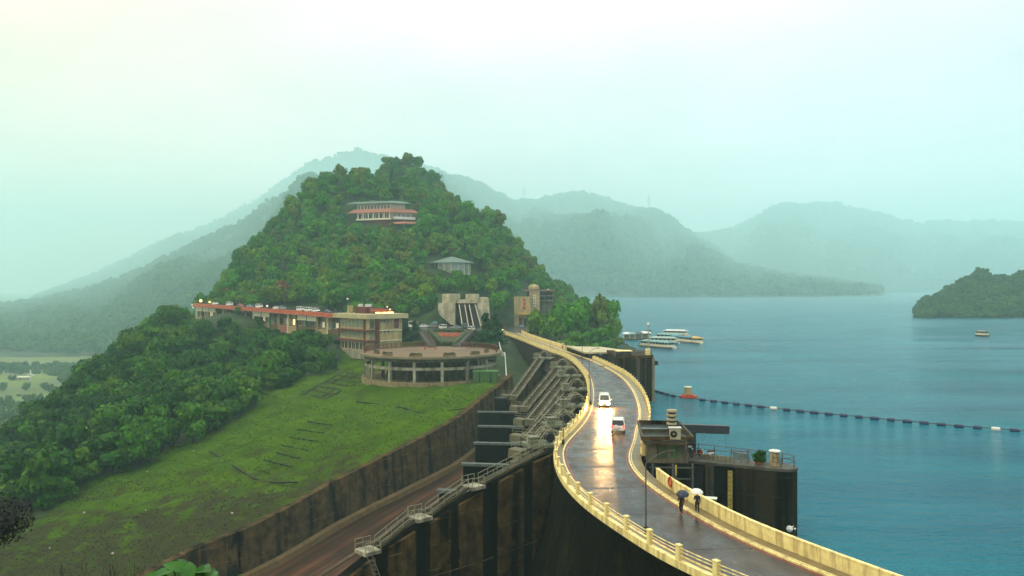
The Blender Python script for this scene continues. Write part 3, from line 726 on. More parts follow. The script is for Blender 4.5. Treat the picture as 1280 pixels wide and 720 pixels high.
def inpoly(x, y, poly):
    c = False; j = len(poly)-1
    for i in range(len(poly)):
        xi, yi = poly[i][0], poly[i][1]; xj, yj = poly[j][0], poly[j][1]
        if (yi > y) != (yj > y) and x < (xj-xi)*(y-yi)/(yj-yi)+xi: c = not c
        j = i
    return c
Epx = [(500, 428), (462, 440), (420, 462), (372, 478), (335, 497), (290, 530), (235, 558), (160, 588), (80, 628), (10, 662), (-60, 700), (-140, 760)]
EP = [G(*q) for q in Epx]
grass_poly = [(p.x, p.y) for p in WL]+[(p.x, p.y) for p in reversed(EP)]
gorge = [(p.x-6*.85, p.y+6*.5) for p in WL]+[(-125, 40), (-60, -30), (40, -30), (40, 40)]+[(p.x+1, p.y) for p in LC if p.y < 238]+[(4, 236)]
gx = np.arange(-420, 132, 4.); gy = np.arange(40, 920, 4.)
XX, YY = np.meshgrid(gx, gy); HH = hf(np.stack([XX.ravel(), YY.ravel()], 1)).reshape(XX.shape)
rows = []
for j in range(len(gy)):
    r = []
    for i in range(len(gx)):
        x, y, z = gx[i], gy[j], HH[j, i]
        if y > 400: z += 4*fbm(x*.016+3, y*.016)
        z += 1.6*fbm(x*.03, y*.03)*(0 if (y > 300 and -70 < x < 25 and y < 400) else 1)
        if inpoly(x, y, gorge): z = min(z, -66)
        elif inpoly(x, y, grass_poly): z -= 2.2
        if y < 240 and x > 0: z = min(z, -20)
        if abs(x+24.5) < 25 and abs(y-243) < 25: z -= .6
        if -84 < x < -6 and 304 < y < 350: z = min(z, 9.2 if x < -62 else 8.4)
        if -12 < x < 27 and 318 < y < 426: z = min(z, 7.0)
        if -14 < x < -4 and 262 < y < 322: z = min(z, 5.5)
        r.append(Vector((x, y, z)))
    rows.append(r)
struct(MB().loft(rows).build('hillside', 'soil', smooth=True))
# grass slope
rows = []
WLd = resample([Vector(p) for p in crom([tuple(p) for p in WL], 2)], 1.0); EPd = crom([tuple(p) for p in EP], 2)
nu = 120; nv = 64
gtab = []
for i in range(nu):
    t = i/(nu-1); a = WLd[int(t*(len(WLd)-1))]; b = EPd[int(t*(len(EPd)-1))]; b = b+(b-a).normalized()*6
    for k in range(nv):
        p = a.lerp(b, k/(nv-1)); gtab.append((p.x, p.y))
gz = hf(gtab); rows = []
TR0, TR1 = G(352, 540), G(312, 585)
for i in range(nu):
    r = []
    for k in range(nv):
        x, y = gtab[i*nv+k]; z = gz[i*nv+k]
        edge = min(1, k/4)
        z += edge*(.9*fbm(x*.05, y*.05, 1)+.45*fbm(x*.2, y*.2, 5)+.25*fbm(x*.6, y*.6, 9))
        if k == 0: z = WLd[int(i/(nu-1)*(len(WLd)-1))].z+.05
        r.append(Vector((x, y, z)))
    rows.append(r)
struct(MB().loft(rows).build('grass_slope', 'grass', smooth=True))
GR = rows
# valley ground under everything
v = MB(); S = 14000
v.add([(-S, -600, -72), (S, -600, -72), (S, S, -72), (-S, S, -72)], [(0, 1, 2, 3)])
struct(v.build('ground', 'valley'))
# near bank below the camera
rows = []
for j in range(20):
    y = -30+j*2.6; r = []
    for i in range(24):
        x = -46+i*4; z = 25.2-max(0, y+2)*1.05-.004*x*x*0-(6 if x < -30 else 0)+.5*fbm(x*.2, y*.2)
        r.append(Vector((x, y, z)))
    rows.append(r)
struct(MB().loft(rows).build('near_bank', 'soil', smooth=True))
# lake
lk = [(p.x+n.x*1.0, p.y+n.y*1.0, 0) for p, n in RF if 31 < p.y < 338][::8]+[(14, 345, 0), (-20, 600, 0), (-110, 900, 0), (-500, 2600, 0), (-500, 11500, 0), (13500, 11500, 0), (13500, -400, 0), (60, -400, 0)]
struct(MB().add(lk, [tuple(range(len(lk)))]).build('water', 'water'))

# plaza slabs
PM = mat('plaza_asphalt', (.035, .033, .032), .25, .3, .3, .2, 3, spec=.55)
struct(MB().prism([(-8.5, 322), (-5.2, 344.9), (4, 344.9), (14, 348), (26, 360), (24, 425), (-16, 425), (-16, 346), (-8.6, 346)], 6.2, 8.0).build('plaza', PM))
struct(MB().prism([(-66, 308), (-9, 306), (-8.7, 345.5), (-60, 349), (-80, 330)], 7.2, 10.6).build('upper_plaza', PM))
# ------------------------------------------------------------------ tree prototypes
def rot_to(n):
    return n.to_track_quat('Z', 'Y').to_matrix()
def crown_mesh(name, seed, rad, hgt, nl, ncard, csz, m, inner=True, conic=False, base=0.):
    r = random.Random(seed); mb = MB(); lobes = []
    for i in range(nl):
        if conic:
            t = i/nl; rr = rad*(1-t)*.55+.25; a = r.uniform(0, 6.28); d = rad*(1-t)*.45
            lobes.append((Vector((d*math.cos(a), d*math.sin(a), base+hgt*t)), rr, rr*1.1))
        else:
            a = r.uniform(0, 6.28); el = r.uniform(-.1, 1); d = rad*.62*math.sqrt(r.random()); rr = rad*r.uniform(.32, .52)
            lobes.append((Vector((d*math.cos(a), d*math.sin(a), base+hgt*(.30+.42*el*(1-.5*(d/rad))))), rr, rr*r.uniform(.65, .9)))
    if inner:
        for c, rr, rh in lobes:
            rr *= .80; rh *= .80
            vs = []; fs = []; nn_ = 7
            for zi, (cz_, sz_) in enumerate(((-.7, .7), (0, 1), (.7, .7))):
                for k in range(nn_):
                    a = 6.283*k/nn_; f = r.uniform(.85, 1.1); vs.append(c+Vector((rr*sz_*math.cos(a)*f, rr*sz_*math.sin(a)*f, rh*cz_*f)))
            vs += [c+Vector((0, 0, rh)), c-Vector((0, 0, rh))]
            for zi in range(2):
                for k in range(nn_): fs.append((zi*nn_+k, zi*nn_+(k+1) % nn_, (zi+1)*nn_+(k+1) % nn_, (zi+1)*nn_+k))
            for k in range(nn_): fs.append((2*nn_+k, 2*nn_+(k+1) % nn_, 3*nn_)); fs.append((k, 3*nn_+1, (k+1) % nn_))
            mb.add(vs, fs)
    for i in range(ncard):
        c, rr, rh = r.choice(lobes)
        d = Vector((r.gauss(0, 1), r.gauss(0, 1), r.gauss(.25, 1))).normalized(); f = r.uniform(.82, 1.18)
        p = c+Vector((d.x*rr*f, d.y*rr*f, d.z*rh*f)); nrm = (d+Vector((r.gauss(0, .45), r.gauss(0, .45), r.gauss(.25, .45)))).normalized()
        mt = rot_to(nrm); s = csz*r.uniform(.6, 1.4); a0 = r.uniform(0, 6.28)
        vs = [p+mt@Vector((s*math.cos(a0+q)*.62, s*math.sin(a0+q)*.62, r.uniform(-.1, .1)*s)) for q in (0, 1.3, 2.9, 4.4)]
        mb.add(vs, [(0, 1, 2, 3)])
    return mb
def trunk_mb(r, h, rad, rw):
    mb = MB(); mb.tube([(0, 0, -1.5), (rw*.1, 0, h*.3), (-rw*.1, rw*.1, h*.62)], [rad, rad*.75, rad*.4], 6)
    for k in range(4):
        a = k*1.6+r.random(); mb.tube([(0, 0, h*.33), (rw*.4*math.cos(a), rw*.4*math.sin(a), h*.6)], [rad*.5, rad*.2], 5)
    return mb
def make_tree(name, label, cat, seed, rad, hgt, nl, ncard, csz, m, **k):
    T = thing(name, label, cat, (0, 0, 0)); T['_o'] = (0., 0., 0.)
    c = crown_mesh('crown', seed, rad, hgt, nl, ncard, csz, m, **k).build('crown', m, T)
    trunk_mb(random.Random(seed), hgt, rad*.07+.08, rad).build('trunk', 'bark', T)
    return T
# unit forest trees: about 3.6 m crown radius, 7 m tall
protos = [make_tree('broadleaf_tree', 'x', 'tree', 20+i, 3.6, 7.5+.5*i, 9+i, 800, .62, 'tree') for i in range(4)]
protos_low = [make_tree('broadleaf_tree', 'x', 'tree', 40+i, 3.6, 7.5+.5*i, 10+i, 950, .55, 'treelow') for i in range(4)]
proto_red = make_tree('broadleaf_tree', 'x', 'tree', 60, 3.6, 8, 9, 800, .6, 'treered')
proto_far = [make_tree('far_tree', 'x', 'tree', 70+i, 5.5, 9, 7, 230, 1.5, 'far') for i in range(2)]
def crown_of(T): return [c for c in col.objects if c.parent == T and c.name.startswith('crown')][0]
def scatter_stuff(name, pts, sources, label, m=None, kind='stuff', cat='forest'):
    """pts: (x,y,z,scale,rot,idx)"""
    me = bpy.data.meshes.new(name); me.from_pydata([p[:3] for p in pts], [], [])
    for nm_, ix, ty in (('scl', 3, 'FLOAT'), ('rot', 4, 'FLOAT'), ('idx', 5, 'INT')):
        at = me.attributes.new(nm_, ty, 'POINT')
        at.data.foreach_set('value', [p[ix] for p in pts])
    o = bpy.data.objects.new(name, me); col.objects.link(o); tag(o, label, cat, None, kind)
    g = bpy.data.node_groups.new(name+'_nodes', 'GeometryNodeTree'); g.interface.new_socket('Geometry', in_out='INPUT', socket_type='NodeSocketGeometry'); g.interface.new_socket('Geometry', in_out='OUTPUT', socket_type='NodeSocketGeometry')
    gi = g.nodes.new('NodeGroupInput'); go = g.nodes.new('NodeGroupOutput'); jn = g.nodes.new('GeometryNodeJoinGeometry')
    def attr(n, ty):
        a = g.nodes.new('GeometryNodeInputNamedAttribute'); a.data_type = ty; a.inputs[0].default_value = n; return a.outputs[0]
    scl0, rot, idx = attr('scl', 'FLOAT'), attr('rot', 'FLOAT'), attr('idx', 'INT')
    wob = g.nodes.new('ShaderNodeMath'); wob.operation = 'SINE'; m9 = g.nodes.new('ShaderNodeMath'); m9.operation = 'MULTIPLY'; m9.inputs[1].default_value = 37.; g.links.new(rot, m9.inputs[0]); g.links.new(m9.outputs[0], wob.inputs[0])
    ma = g.nodes.new('ShaderNodeMath'); ma.operation = 'MULTIPLY_ADD'; ma.inputs[1].default_value = .28; ma.inputs[2].default_value = 1.08; g.links.new(wob.outputs[0], ma.inputs[0])
    mz_ = g.nodes.new('ShaderNodeMath'); mz_.operation = 'MULTIPLY'; g.links.new(scl0, mz_.inputs[0]); g.links.new(ma.outputs[0], mz_.inputs[1])
    cs_ = g.nodes.new('ShaderNodeCombineXYZ'); g.links.new(scl0, cs_.inputs[0]); g.links.new(scl0, cs_.inputs[1]); g.links.new(mz_.outputs[0], cs_.inputs[2]); scl = cs_.outputs[0]
    cx = g.nodes.new('ShaderNodeCombineXYZ'); g.links.new(rot, cx.inputs[2])
    for k, src in enumerate(sources):
        ip = g.nodes.new('GeometryNodeInstanceOnPoints'); oi = g.nodes.new('GeometryNodeObjectInfo'); oi.inputs[0].default_value = src; oi.inputs['As Instance'].default_value = True
        cmp = g.nodes.new('FunctionNodeCompare'); cmp.data_type = 'INT'; cmp.operation = 'EQUAL'; cmp.inputs[3].default_value = k
        g.links.new(idx, cmp.inputs[2]); g.links.new(cmp.outputs[0], ip.inputs['Selection'])
        g.links.new(gi.outputs[0], ip.inputs[0]); g.links.new(oi.outputs['Geometry'], ip.inputs['Instance']); g.links.new(scl, ip.inputs['Scale'])
        e2r = g.nodes.new('FunctionNodeEulerToRotation'); g.links.new(cx.outputs[0], e2r.inputs[0]); g.links.new(e2r.outputs[0], ip.inputs['Rotation'])
        g.links.new(ip.outputs[0], jn.inputs[0])
    g.links.new(jn.outputs[0], go.inputs[0])
    md = o.modifiers.new('scatter', 'NODES'); md.node_group = g
    return o
# keep-clear windows in front of buildings (px rect, up to depth)
CLEAR = [(242, 378, 426, 396, 440), (415, 375, 512, 440, 330), (440, 415, 640, 490, 330), (433, 246, 522, 280, 520), (535, 318, 596, 334, 450), (546, 362, 614, 425, 420), (500, 395, 640, 430, 400), (625, 352, 694, 425, 470)]
def project(x, y, z): return 640+1000*x/y, 360+1000*(EYE-z)/y
def clear(x, y, z, s):
    px, py = project(x, y, z+4.5*s)
    if y < 60: return True
    rx_ = 3.6*s/y*1000*.5; ry_ = 4*s/y*1000*.62
    for (a, b, c, d, Y) in CLEAR:
        if y < Y and a-rx_ < px < c+rx_ and b-ry_ < py < d+ry_: return True
    return False
cand = []
tr = random.Random(5)
step = 5.2
y = 130.
ptsxy = []
while y < 760:
    x = -330.
    st_ = step*(1 if y < 420 else 1.2)
    while x < 70:
        ptsxy.append((x+tr.uniform(-.45, .45)*st_, y+tr.uniform(-.45, .45)*st_)); x += st_
    y += step*(1 if y < 420 else 1.2)
hz_ = hf(ptsxy)
plazaX = [(-80, 300), (-66, 284), (-56, 270), (-40, 262), (0, 262), (8, 335), (26, 350), (26, 424), (-10, 424), (-9, 356), (-36, 353), (-60, 349), (-84, 334), (-158, 418), (-170, 408), (-160, 394)]
for (x, y), z in zip(ptsxy, hz_):
    if z < 1.5 and x > -20: continue
    px, py = project(x, y, z+5)
    if px < -90 or px > 760 or py > 760: continue
    if inpoly(x, y, grass_poly) or inpoly(x, y, gorge) or inpoly(x, y, plazaX): continue
    if y < 300 and x > -60: continue
    if x > -12 and y < 427: continue
    if x > 2 and y < 440 and z < 7.9: continue
    if z < -70: continue
    s = tr.choice((.62, .8, .95, 1.1, 1.3))*tr.uniform(.85, 1.2)*(1 if y < 420 else 1.1)
    if tr.random() < .06: s *= 1.3
    if clear(x, y, z, s): 
        if not clear(x, y, z, .5): s = .5
        elif not clear(x, y, z, .25): s = .25
        else: continue
    if y > 400: z += 4*fbm(x*.016+3, y*.016)
    cand.append([x, y, z-.3, s, tr.uniform(0, 6.28)])
# which face the camera: drop those hidden well behind a nearer higher ridge when choosing individuals
def visible(c):
    x, y, z, s, r = c
    n = 14; pts = [(x*t, y*t) for t in [.35+.6*k/n for k in range(n)]]
    hz2 = hf(pts); top = z+7*s
    for (a, b), h in zip(pts, hz2):
        t = b/y; ray = EYE+(top-EYE)*t
        if b > 130 and h+2 > ray and not inpoly(a, b, gorge) and (a < -5): return False
    return True
cand.sort(key=lambda c: c[1]/c[3])
indiv = []; rest = []
for c in cand:
    px, py = project(c[0], c[1], c[2]+5)
    if len(indiv) < 262 and 0 < px < 700 and py < 715 and visible(c): indiv.append(c)
    else: rest.append(c)
zone_name = lambda c: None
def tlabel(c, k):
    px, py = project(c[0], c[1], c[2]+5)
    edge = float(np.interp(px, [0, 80, 160, 235, 290, 335, 372, 420], [650, 625, 590, 560, 532, 500, 480, 462]))-py
    a_ = 'at the very edge of the grass slope' if edge < 14 else ('just behind the trees edging the grass' if edge < 38 else ('midway up the forest' if edge < 90 else 'high in the forest'))
    b_ = 'near the dark frame tree' if px < 70 else ('under the misty valley' if px < 150 else ('below the forest shoulder' if px < 230 else ('below the building end' if px < 300 else ('below the orange roof middle' if px < 370 else 'near the netted facing'))))
    sz = 'large rounded' if c[3] > 1.15 else ('small' if c[3] < .87 else 'bushy')
    return f'{sz} green tree {a_}, {b_}'
used = set()
for i, c in enumerate(indiv):
    k = i % 4; pr = protos_low[k]
    if (1, k) in used: q = copytree(pr)
    else: q = pr; used.add((1, k))
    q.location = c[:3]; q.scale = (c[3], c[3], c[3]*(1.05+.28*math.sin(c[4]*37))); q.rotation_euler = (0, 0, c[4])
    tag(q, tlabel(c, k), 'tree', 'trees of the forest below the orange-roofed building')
spare = []
low, up_, redp = [], [], []
for c in rest:
    (low if c[1] < 345 and c[2] < 14 else up_).append((*c, tr.randrange(4)))
# first few upper-hill trees as individuals so that the prototypes stand in the scene
up_.sort(key=lambda c: c[1])
vis_up = [c for c in up_ if visible(c[:5])][:4]
for k, c in enumerate(vis_up):
    up_.remove(c); q = protos[k]; q.location = c[:3]; q.scale = (c[3],)*3; q.rotation_euler = (0, 0, c[4])
    tag(q, 'rounded green tree on the upper hill just above the roadside, ' + ['beside the plaza', 'near the monument', 'behind the terrace house', 'over the road'][k], 'tree', 'trees on the upper hill')
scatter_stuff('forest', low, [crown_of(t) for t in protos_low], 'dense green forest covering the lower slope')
scatter_stuff('hill_forest', up_, [crown_of(t) for t in protos], 'misty mixed green forest covering the hill')
def plant(pr, px, py, Y, s, label, cat='tree', group=None, rot=0, zoff=0, ground=True, sz=None):
    q = copytree(pr); c = P(px, py, Y); z = hf1(c.x, c.y) if ground else c.z
    q.location = (c.x, c.y, z+zoff); q.scale = (s, s, sz or s); q.rotation_euler = (0, 0, rot); tag(q, label, cat, group); return q
q = proto_red; c = P(352, 375, 372); q.location = (c.x, c.y, hf1(c.x, c.y)); q.scale = (1.5, 1.5, 1.7); tag(q, 'pinkish red flowering tree behind the orange-roofed building', 'tree')
plant(proto_red, 285, 368, 425, 1.0, 'rusty brown tree at the far end of the orange-roofed building')
plant(proto_red, 395, 378, 345, 1.0, 'brownish tree behind the joint of the two roofs')
plant(protos[1], 462, 388, 345, 1.35, 'yellow-green domed tree behind the terrace house', rot=1)
plant(protos[2], 530, 385, 385, 1.7, 'broad bright green tree left of the stone monument', rot=2)
plant(protos[0], 505, 385, 375, 1.5, 'deep green tree behind the parked cars', rot=.6)
plant(protos[3], 622, 388, 395, 1.6, 'tall green tree just right of the stone monument', rot=.3, sz=2.1)
plant(protos[0], 632, 385, 415, 1.3, 'green tree standing left of the sign building', rot=2.3, sz=1.8)
for i, (px, Y, s_, z_) in enumerate([(612, 425, 1.4, 1.5), (626, 436, 1.7, 1.9), (641, 440, 1.5, 1.6), (540, 362, 1.2, 1.1), (618, 362, 1.0, 1.1)]):
    plant(protos[(i+1) % 4], px, 370, Y, s_, ['dark green tree between monument and sign building', 'tall tree rising behind the road plaza', 'round tree at the rear corner of the sign building', 'green tree hugging the monument on the parasol side', 'tree filling the corner beside the monument stairs'][i], sz=z_, rot=i*1.7)
# grove by the lake
gp = random.Random(9)
for i, (px, Y, s, z_) in enumerate([(672, 335, 1.15, 1.5), (685, 322, 1.25, 1.6), (700, 330, 1.45, 1.8), (716, 338, 1.5, 1.9), (730, 345, 1.55, 2.2), (746, 352, 1.6, 2.5), (760, 358, 1.25, 2.3), (768, 350, .95, 1.5), (755, 335, 1.2, 1.2), (738, 325, 1.25, 1.1), (720, 312, 1.15, 1.0), (706, 300, .95, .9), (724, 298, .9, .7), (742, 308, 1.0, .8), (758, 318, 1.0, .8), (770, 335, .8, .7), (745, 292, .75, .55), (727, 282, .7, .5), (765, 303, .7, .5)]):
    q = copytree(protos[i % 4]); x = (px-640)/1000*Y; g_ = hf1(x, Y); q.location = (x, Y, max(g_, -1.5)); q.scale = (s*1.25, s*1.25, z_*1.22); q.rotation_euler = (0, 0, i*1.3)
    d_ = ['low tree at the road end of the lakeside grove', 'domed tree over the green shed', 'dense tree beside the green shed in the lakeside grove', 'wide tree in the middle of the lakeside grove', 'bright tree behind the middle of the lakeside grove', 'tallest tree of the lakeside grove', 'tall tree on the water edge of the lakeside grove', 'slim tree leaning over the water', 'round tree above the parapet in the lakeside grove', 'green tree behind the crest parapet',
          'small tree behind the solid parapet', 'low bushy tree close to the parapet', 'bushy green shrub touching the parapet', 'low shrub above the terrace slab', 'shrub above the rocky shore', 'small bush at the water edge', 'small bush beside the terrace slab', 'tiny bush beside the road parapet', 'bush by the rocks at the lake'][i]
    tag(q, d_, 'tree', 'trees of the lakeside grove')
for i, (px, Y, s) in enumerate([(682, 520, 1.3), (697, 530, 1.6), (708, 540, 1.3)]):
    plant(protos[i], px, 370, Y, s, ['hazy tree behind the roof of the sign building', 'hazy tall tree on the point beyond the sign building', 'hazy tree at the end of the point'][i], group='hazy trees on the point')
for i, (px, py, Y, s_) in enumerate([(388, 412, 312, .55), (398, 420, 302, .6), (410, 424, 296, .6), (421, 430, 290, .5), (404, 434, 290, .6), (392, 428, 296, .7), (415, 441, 282, .5), (376, 420, 306, .7), (360, 412, 322, .6), (345, 410, 334, .6), (325, 407, 346, .6), (300, 405, 362, .6), (275, 404, 380, .6), (255, 403, 392, .7)]):
    plant(protos_low[i % 4], px, py, Y, s_, 'low green bush under the arcade, '+['below its last shop', 'beside the terrace house corner', 'left of the terrace house plinth', 'touching the terrace house plinth', 'downhill of the terrace house corner', 'in the hollow by the last shop', 'lowest one by the netted facing', 'two shops from the terrace house', 'three shops from the terrace house', 'right of the roof middle', 'under the roof middle', 'left of the roof middle', 'near the white end shop', 'under the far white end'][i], cat='bush', group='bushes along the foot of the arcade', rot=i*1.1, zoff=-.3)
# conifers
con = make_tree('conifer_tree', 'x', 'tree', 88, 2.6, 11, 16, 1100, .5, 'treeblue', conic=True)
c = P(607, 436, 292); con.location = (c.x, c.y, 5.0); con.scale = (2.2, 2.2, 1.2); tag(con, 'tall dark conifer right of the planted bed', 'tree')
for i, (px, py, Y, s, sz, lb) in enumerate([(619, 430, 296, 2.0, 1.05, 'second dark conifer beside the abutment stair'), (490, 426, 300, 2.0, .78, 'dark bushy conifer right of the terrace house'), (505, 426, 300, 2.1, .85, 'dark bushy conifer behind the round terrace'), (518, 426, 303, 1.7, .7, 'dark bushy conifer beside the bed steps'), (490, 270, 560, 1.6, 1.6, 'slim dark pointed tree behind the hilltop restaurant')]):
    q = copytree(con); c = P(px, py, Y); q.location = (c.x, c.y, c.z if i < 4 else hf1(c.x, c.y)); q.scale = (s, s, sz); q.rotation_euler = (0, 0, i*2.); tag(q, lb, 'tree')

# ------------------------------------------------------------------ far hills
def far_hill(name, sil, Yf, Yr, zf, cols=150, rws=16, amp=.10, m='soil', seed=0, thr=0, back=.35):
    xs = np.array([p[0] for p in sil], float); ys = np.array([p[1] for p in sil], float)
    rows = []
    for j in range(rws+6):
        t = j/rws; r = []
        for i in range(cols):
            px = xs[0]+(xs[-1]-xs[0])*i/(cols-1); py = np.interp(px, xs, ys); b = (px-640)/1000
            yr = Yr; zr = EYE-(py-360)/1000*yr - thr
            if t <= 1:
                Y = Yf+(Yr-Yf)*t; hgt = zr-zf
                z = zf+hgt*(t**.85)+hgt*amp*math.sin(math.pi*t)*fbm(px*.012+seed, t*2.2, seed)*2
                z += fbm(px*.05+seed, t*6, seed+3)*hgt*.02
            else:
                Y = Yr+(Yr-Yf)*(t-1)*1.4; z = zr-(zr-zf)*(t-1)*2.2
            r.append(Vector((b*Y, Y, z)))
        rows.append(r)
    struct(MB().loft(rows).build(name, m, smooth=True)); return rows
def scatter_rows(rows, n, s0, s1, seed, lo=-70, tmax=1.0):
    r = random.Random(seed); out = []
    R = int((len(rows)-6)*tmax)+1
    for _ in range(n):
        j = r.random()*(R-1); i = r.random()*(len(rows[0])-2); J, I = int(j), int(i); fj, fi = j-J, i-I
        p = (rows[J][I]*(1-fi)+rows[J][I+1]*fi)*(1-fj)+(rows[J+1][I]*(1-fi)+rows[J+1][I+1]*fi)*fj
        if p.z < lo: continue
        s = r.uniform(s0, s1); out.append((p.x, p.y, p.z-.8*s, s, r.uniform(0, 6.28), r.randrange(2)))
    return out
M['farsoil'] = mat('far_slope', (.045, .075, .02), .95, .5, .01, 0, coord='World')
hA = far_hill('hill', [(-420, 384), (-200, 383), (-60, 382), (0, 380), (50, 374), (110, 360), (160, 343), (200, 325), (250, 300), (300, 276), (335, 252), (370, 233), (400, 222), (430, 222), (470, 230), (520, 250), (560, 280), (620, 320)], 1150, 3700, -71, m='farsoil', seed=2, thr=9)
hA2 = far_hill('hill', [(40, 372), (120, 342), (200, 303), (260, 280), (320, 250), (350, 230), (385, 204), (410, 196), (445, 187), (480, 196), (520, 206), (560, 222), (600, 238), (660, 262)], 4500, 8800, -60, m='farsoil', seed=9, thr=9)
hB = far_hill('hill', [(500, 206), (530, 207), (560, 218), (590, 228), (620, 247), (645, 254), (670, 250), (700, 243), (727, 240), (750, 244), (775, 256), (800, 263), (825, 272), (850, 284), (880, 300), (905, 313), (940, 328), (980, 338), (1020, 346), (1060, 353), (1100, 360), (1143, 370)], 2350, 7000, -3, m='farsoil', seed=4, thr=10)
hC = far_hill('hill', [(820, 330), (860, 295), (890, 291), (915, 287), (945, 270), (970, 259), (990, 254), (1010, 256), (1045, 253), (1070, 262), (1100, 266), (1120, 274), (1150, 281), (1180, 276), (1205, 280), (1235, 276), (1290, 279), (1400, 270), (1600, 300)], 4500, 8600, -3, m='farsoil', seed=6, thr=10)
hD = far_hill('headland', [(1143, 396), (1146, 378), (1157, 366), (1170, 361), (1185, 352), (1200, 342), (1213, 336), (1225, 331), (1240, 333), (1255, 338), (1268, 338), (1280, 331), (1330, 320), (1420, 318), (1600, 350)], 715, 860, -1.0, m='soil', seed=8, thr=9)
pts = scatter_rows(hA, 16000, 1.2, 2.8, 1)+scatter_rows(hA2, 7000, 3, 5.2, 2)+scatter_rows(hB, 14000, 2.2, 4.8, 3, lo=3)+scatter_rows(hC, 8000, 3, 5.5, 4, lo=3)+scatter_rows(hD, 2600, .55, .95, 5, lo=-1)
# lone trees on the valley floor
vr = random.Random(3)
for _ in range(2600):
    Y = vr.uniform(560, 1020); px = vr.uniform(-60, 190)
    if 470 < 360+99000/Y < 500 and px < 80 and vr.random() < .9: continue
    if vr.random() < (.35 if px < 60 else .9): pts.append(((px-640)/1000*Y, Y, -72.5, vr.uniform(.4, 1.0), vr.uniform(0, 6), vr.randrange(2)))
scatter_stuff('distant_woods', pts, [crown_of(t) for t in proto_far], 'hazy forest covering the far hills around the lake')
for i, t in enumerate(proto_far):
    c = [(1190, 392, 735), (1246, 396, 725)][i]; q = P(*c); t.location = (q.x, q.y, q.z-1); t.scale = (.8, .8, .8)
    tag(t, ['hazy tree low on the headland near the water', 'hazy tree at the headland shore above the small boat'][i], 'tree', 'hazy trees on the headland')

# tufts and stones on the grass slope
tuft = MB(); r = random.Random(77)
for i in range(26):
    a = r.uniform(0, 6.28); d = r.uniform(0, .55); p = Vector((d*math.cos(a), d*math.sin(a), 0)); h = r.uniform(.25, .6)*(1-d); a2 = r.uniform(0, 6.28)
    q = Vector((math.cos(a2), math.sin(a2), 0))*.16; ln = Vector((r.gauss(0, .2), r.gauss(0, .2), h)); tuft.add([p-q, p+q, p+ln+q*.6, p+ln-q*.6], [(0, 1, 2, 3)])
gt = G(300, 600); tufto = tuft.build('grass_clump', 'bushg', None); tufto.location = (gt.x, gt.y, hf1(gt.x, gt.y)); tag(tufto, 'low clump of bright grass on the slope below the terraced strips', 'grass')
def rockmb(seed, s=1):
    r = random.Random(seed); mb = MB(); n = 7; vs = []
    for zc, sc_ in ((-.35, .7), (.05, 1), (.42, .6)):
        for k in range(n): a = 6.283*k/n; f = r.uniform(.7, 1.15)*sc_; vs.append(Vector((math.cos(a)*f*s*.6, math.sin(a)*f*s*.5, (zc+r.uniform(-.08, .08))*s)))
    vs.append(Vector((0, 0, .5*s))); fs = []
    for z in range(2):
        for k in range(n): fs.append((z*n+k, z*n+(k+1) % n, (z+1)*n+(k+1) % n, (z+1)*n+k))
    for k in range(n): fs.append((2*n+k, 2*n+(k+1) % n, 3*n))
    return mb.add(vs, fs)
rk = rockmb(1).build('stone', 'rock', None); rk2 = rockmb(2).build('stone', 'rockl', None)
def gpoint(r):
    i = r.random()*(nu-2); k = r.random()*(nv-2); I, K = int(i), int(k); fi, fk = i-I, k-K
    return (GR[I][K]*(1-fk)+GR[I][K+1]*fk)*(1-fi)+(GR[I+1][K]*(1-fk)+GR[I+1][K+1]*fk)*fi
tp, rp_ = [], []
for _ in range(30000):
    p = gpoint(r); 
    if (p.x+24.5)**2+(p.y-243)**2 < 21.5**2: continue
    n1 = fbm(p.x*.085*1.2, p.y*.085*1.2, 2)
    if n1 > -9 and r.random() < (.35 if p.y < 165 else 1): tp.append((p.x, p.y, p.z-.05, r.uniform(.12, .38), r.uniform(0, 6), 0))
for _ in range(16000):
    p = gpoint(r); px, py = project(p.x, p.y, p.z)
    n1 = fbm(p.x*.06, p.y*.06, 7)
    if n1 > -.02 and (py > 600 and px < 360): rp_.append((p.x, p.y, p.z-.03, r.uniform(.10, .45), r.uniform(0, 6), 0))
scatter_stuff('grass', tp, [tufto], 'bright wet grass covering the dam slope', cat='grass')
scatter_stuff('rubble', rp_, [rk], 'grey broken rocks scattered on the lower grass slope', cat='rocks')
for i, (px, py) in enumerate([(105, 644), (62, 688), (184, 592), (242, 566), (141, 695), (182, 641), (290, 645), (283, 617)]):
    p = G(px, py); q = rk2 if i == 0 else rk2.copy()
    if i: col.objects.link(q)
    q.location = (p.x, p.y, hf1(p.x, p.y)+.35); s = [.5, .3, .35, .4, .5, .3, .45, .3][i]; q.scale = (s, s, s*.8); q.rotation_euler = (.2, .1, i)
    tag(q, ['pale boulder low on the slope below the forest edge', 'small pale stone at the slope foot', 'pale stone high at the forest edge', 'white stone at the top corner of the rubble slope', 'pale boulder above the big leaves', 'small pale stone amid dark rubble', 'pale stone close to the training wall', 'small pale stone among rubble near the wall'][i], 'stone', 'pale stones on the grass slope')
p = G(170, 650); rk.location = (p.x, p.y, hf1(p.x, p.y)+.3); tag(rk, 'grey rock in the middle of the rubble slope', 'stone')
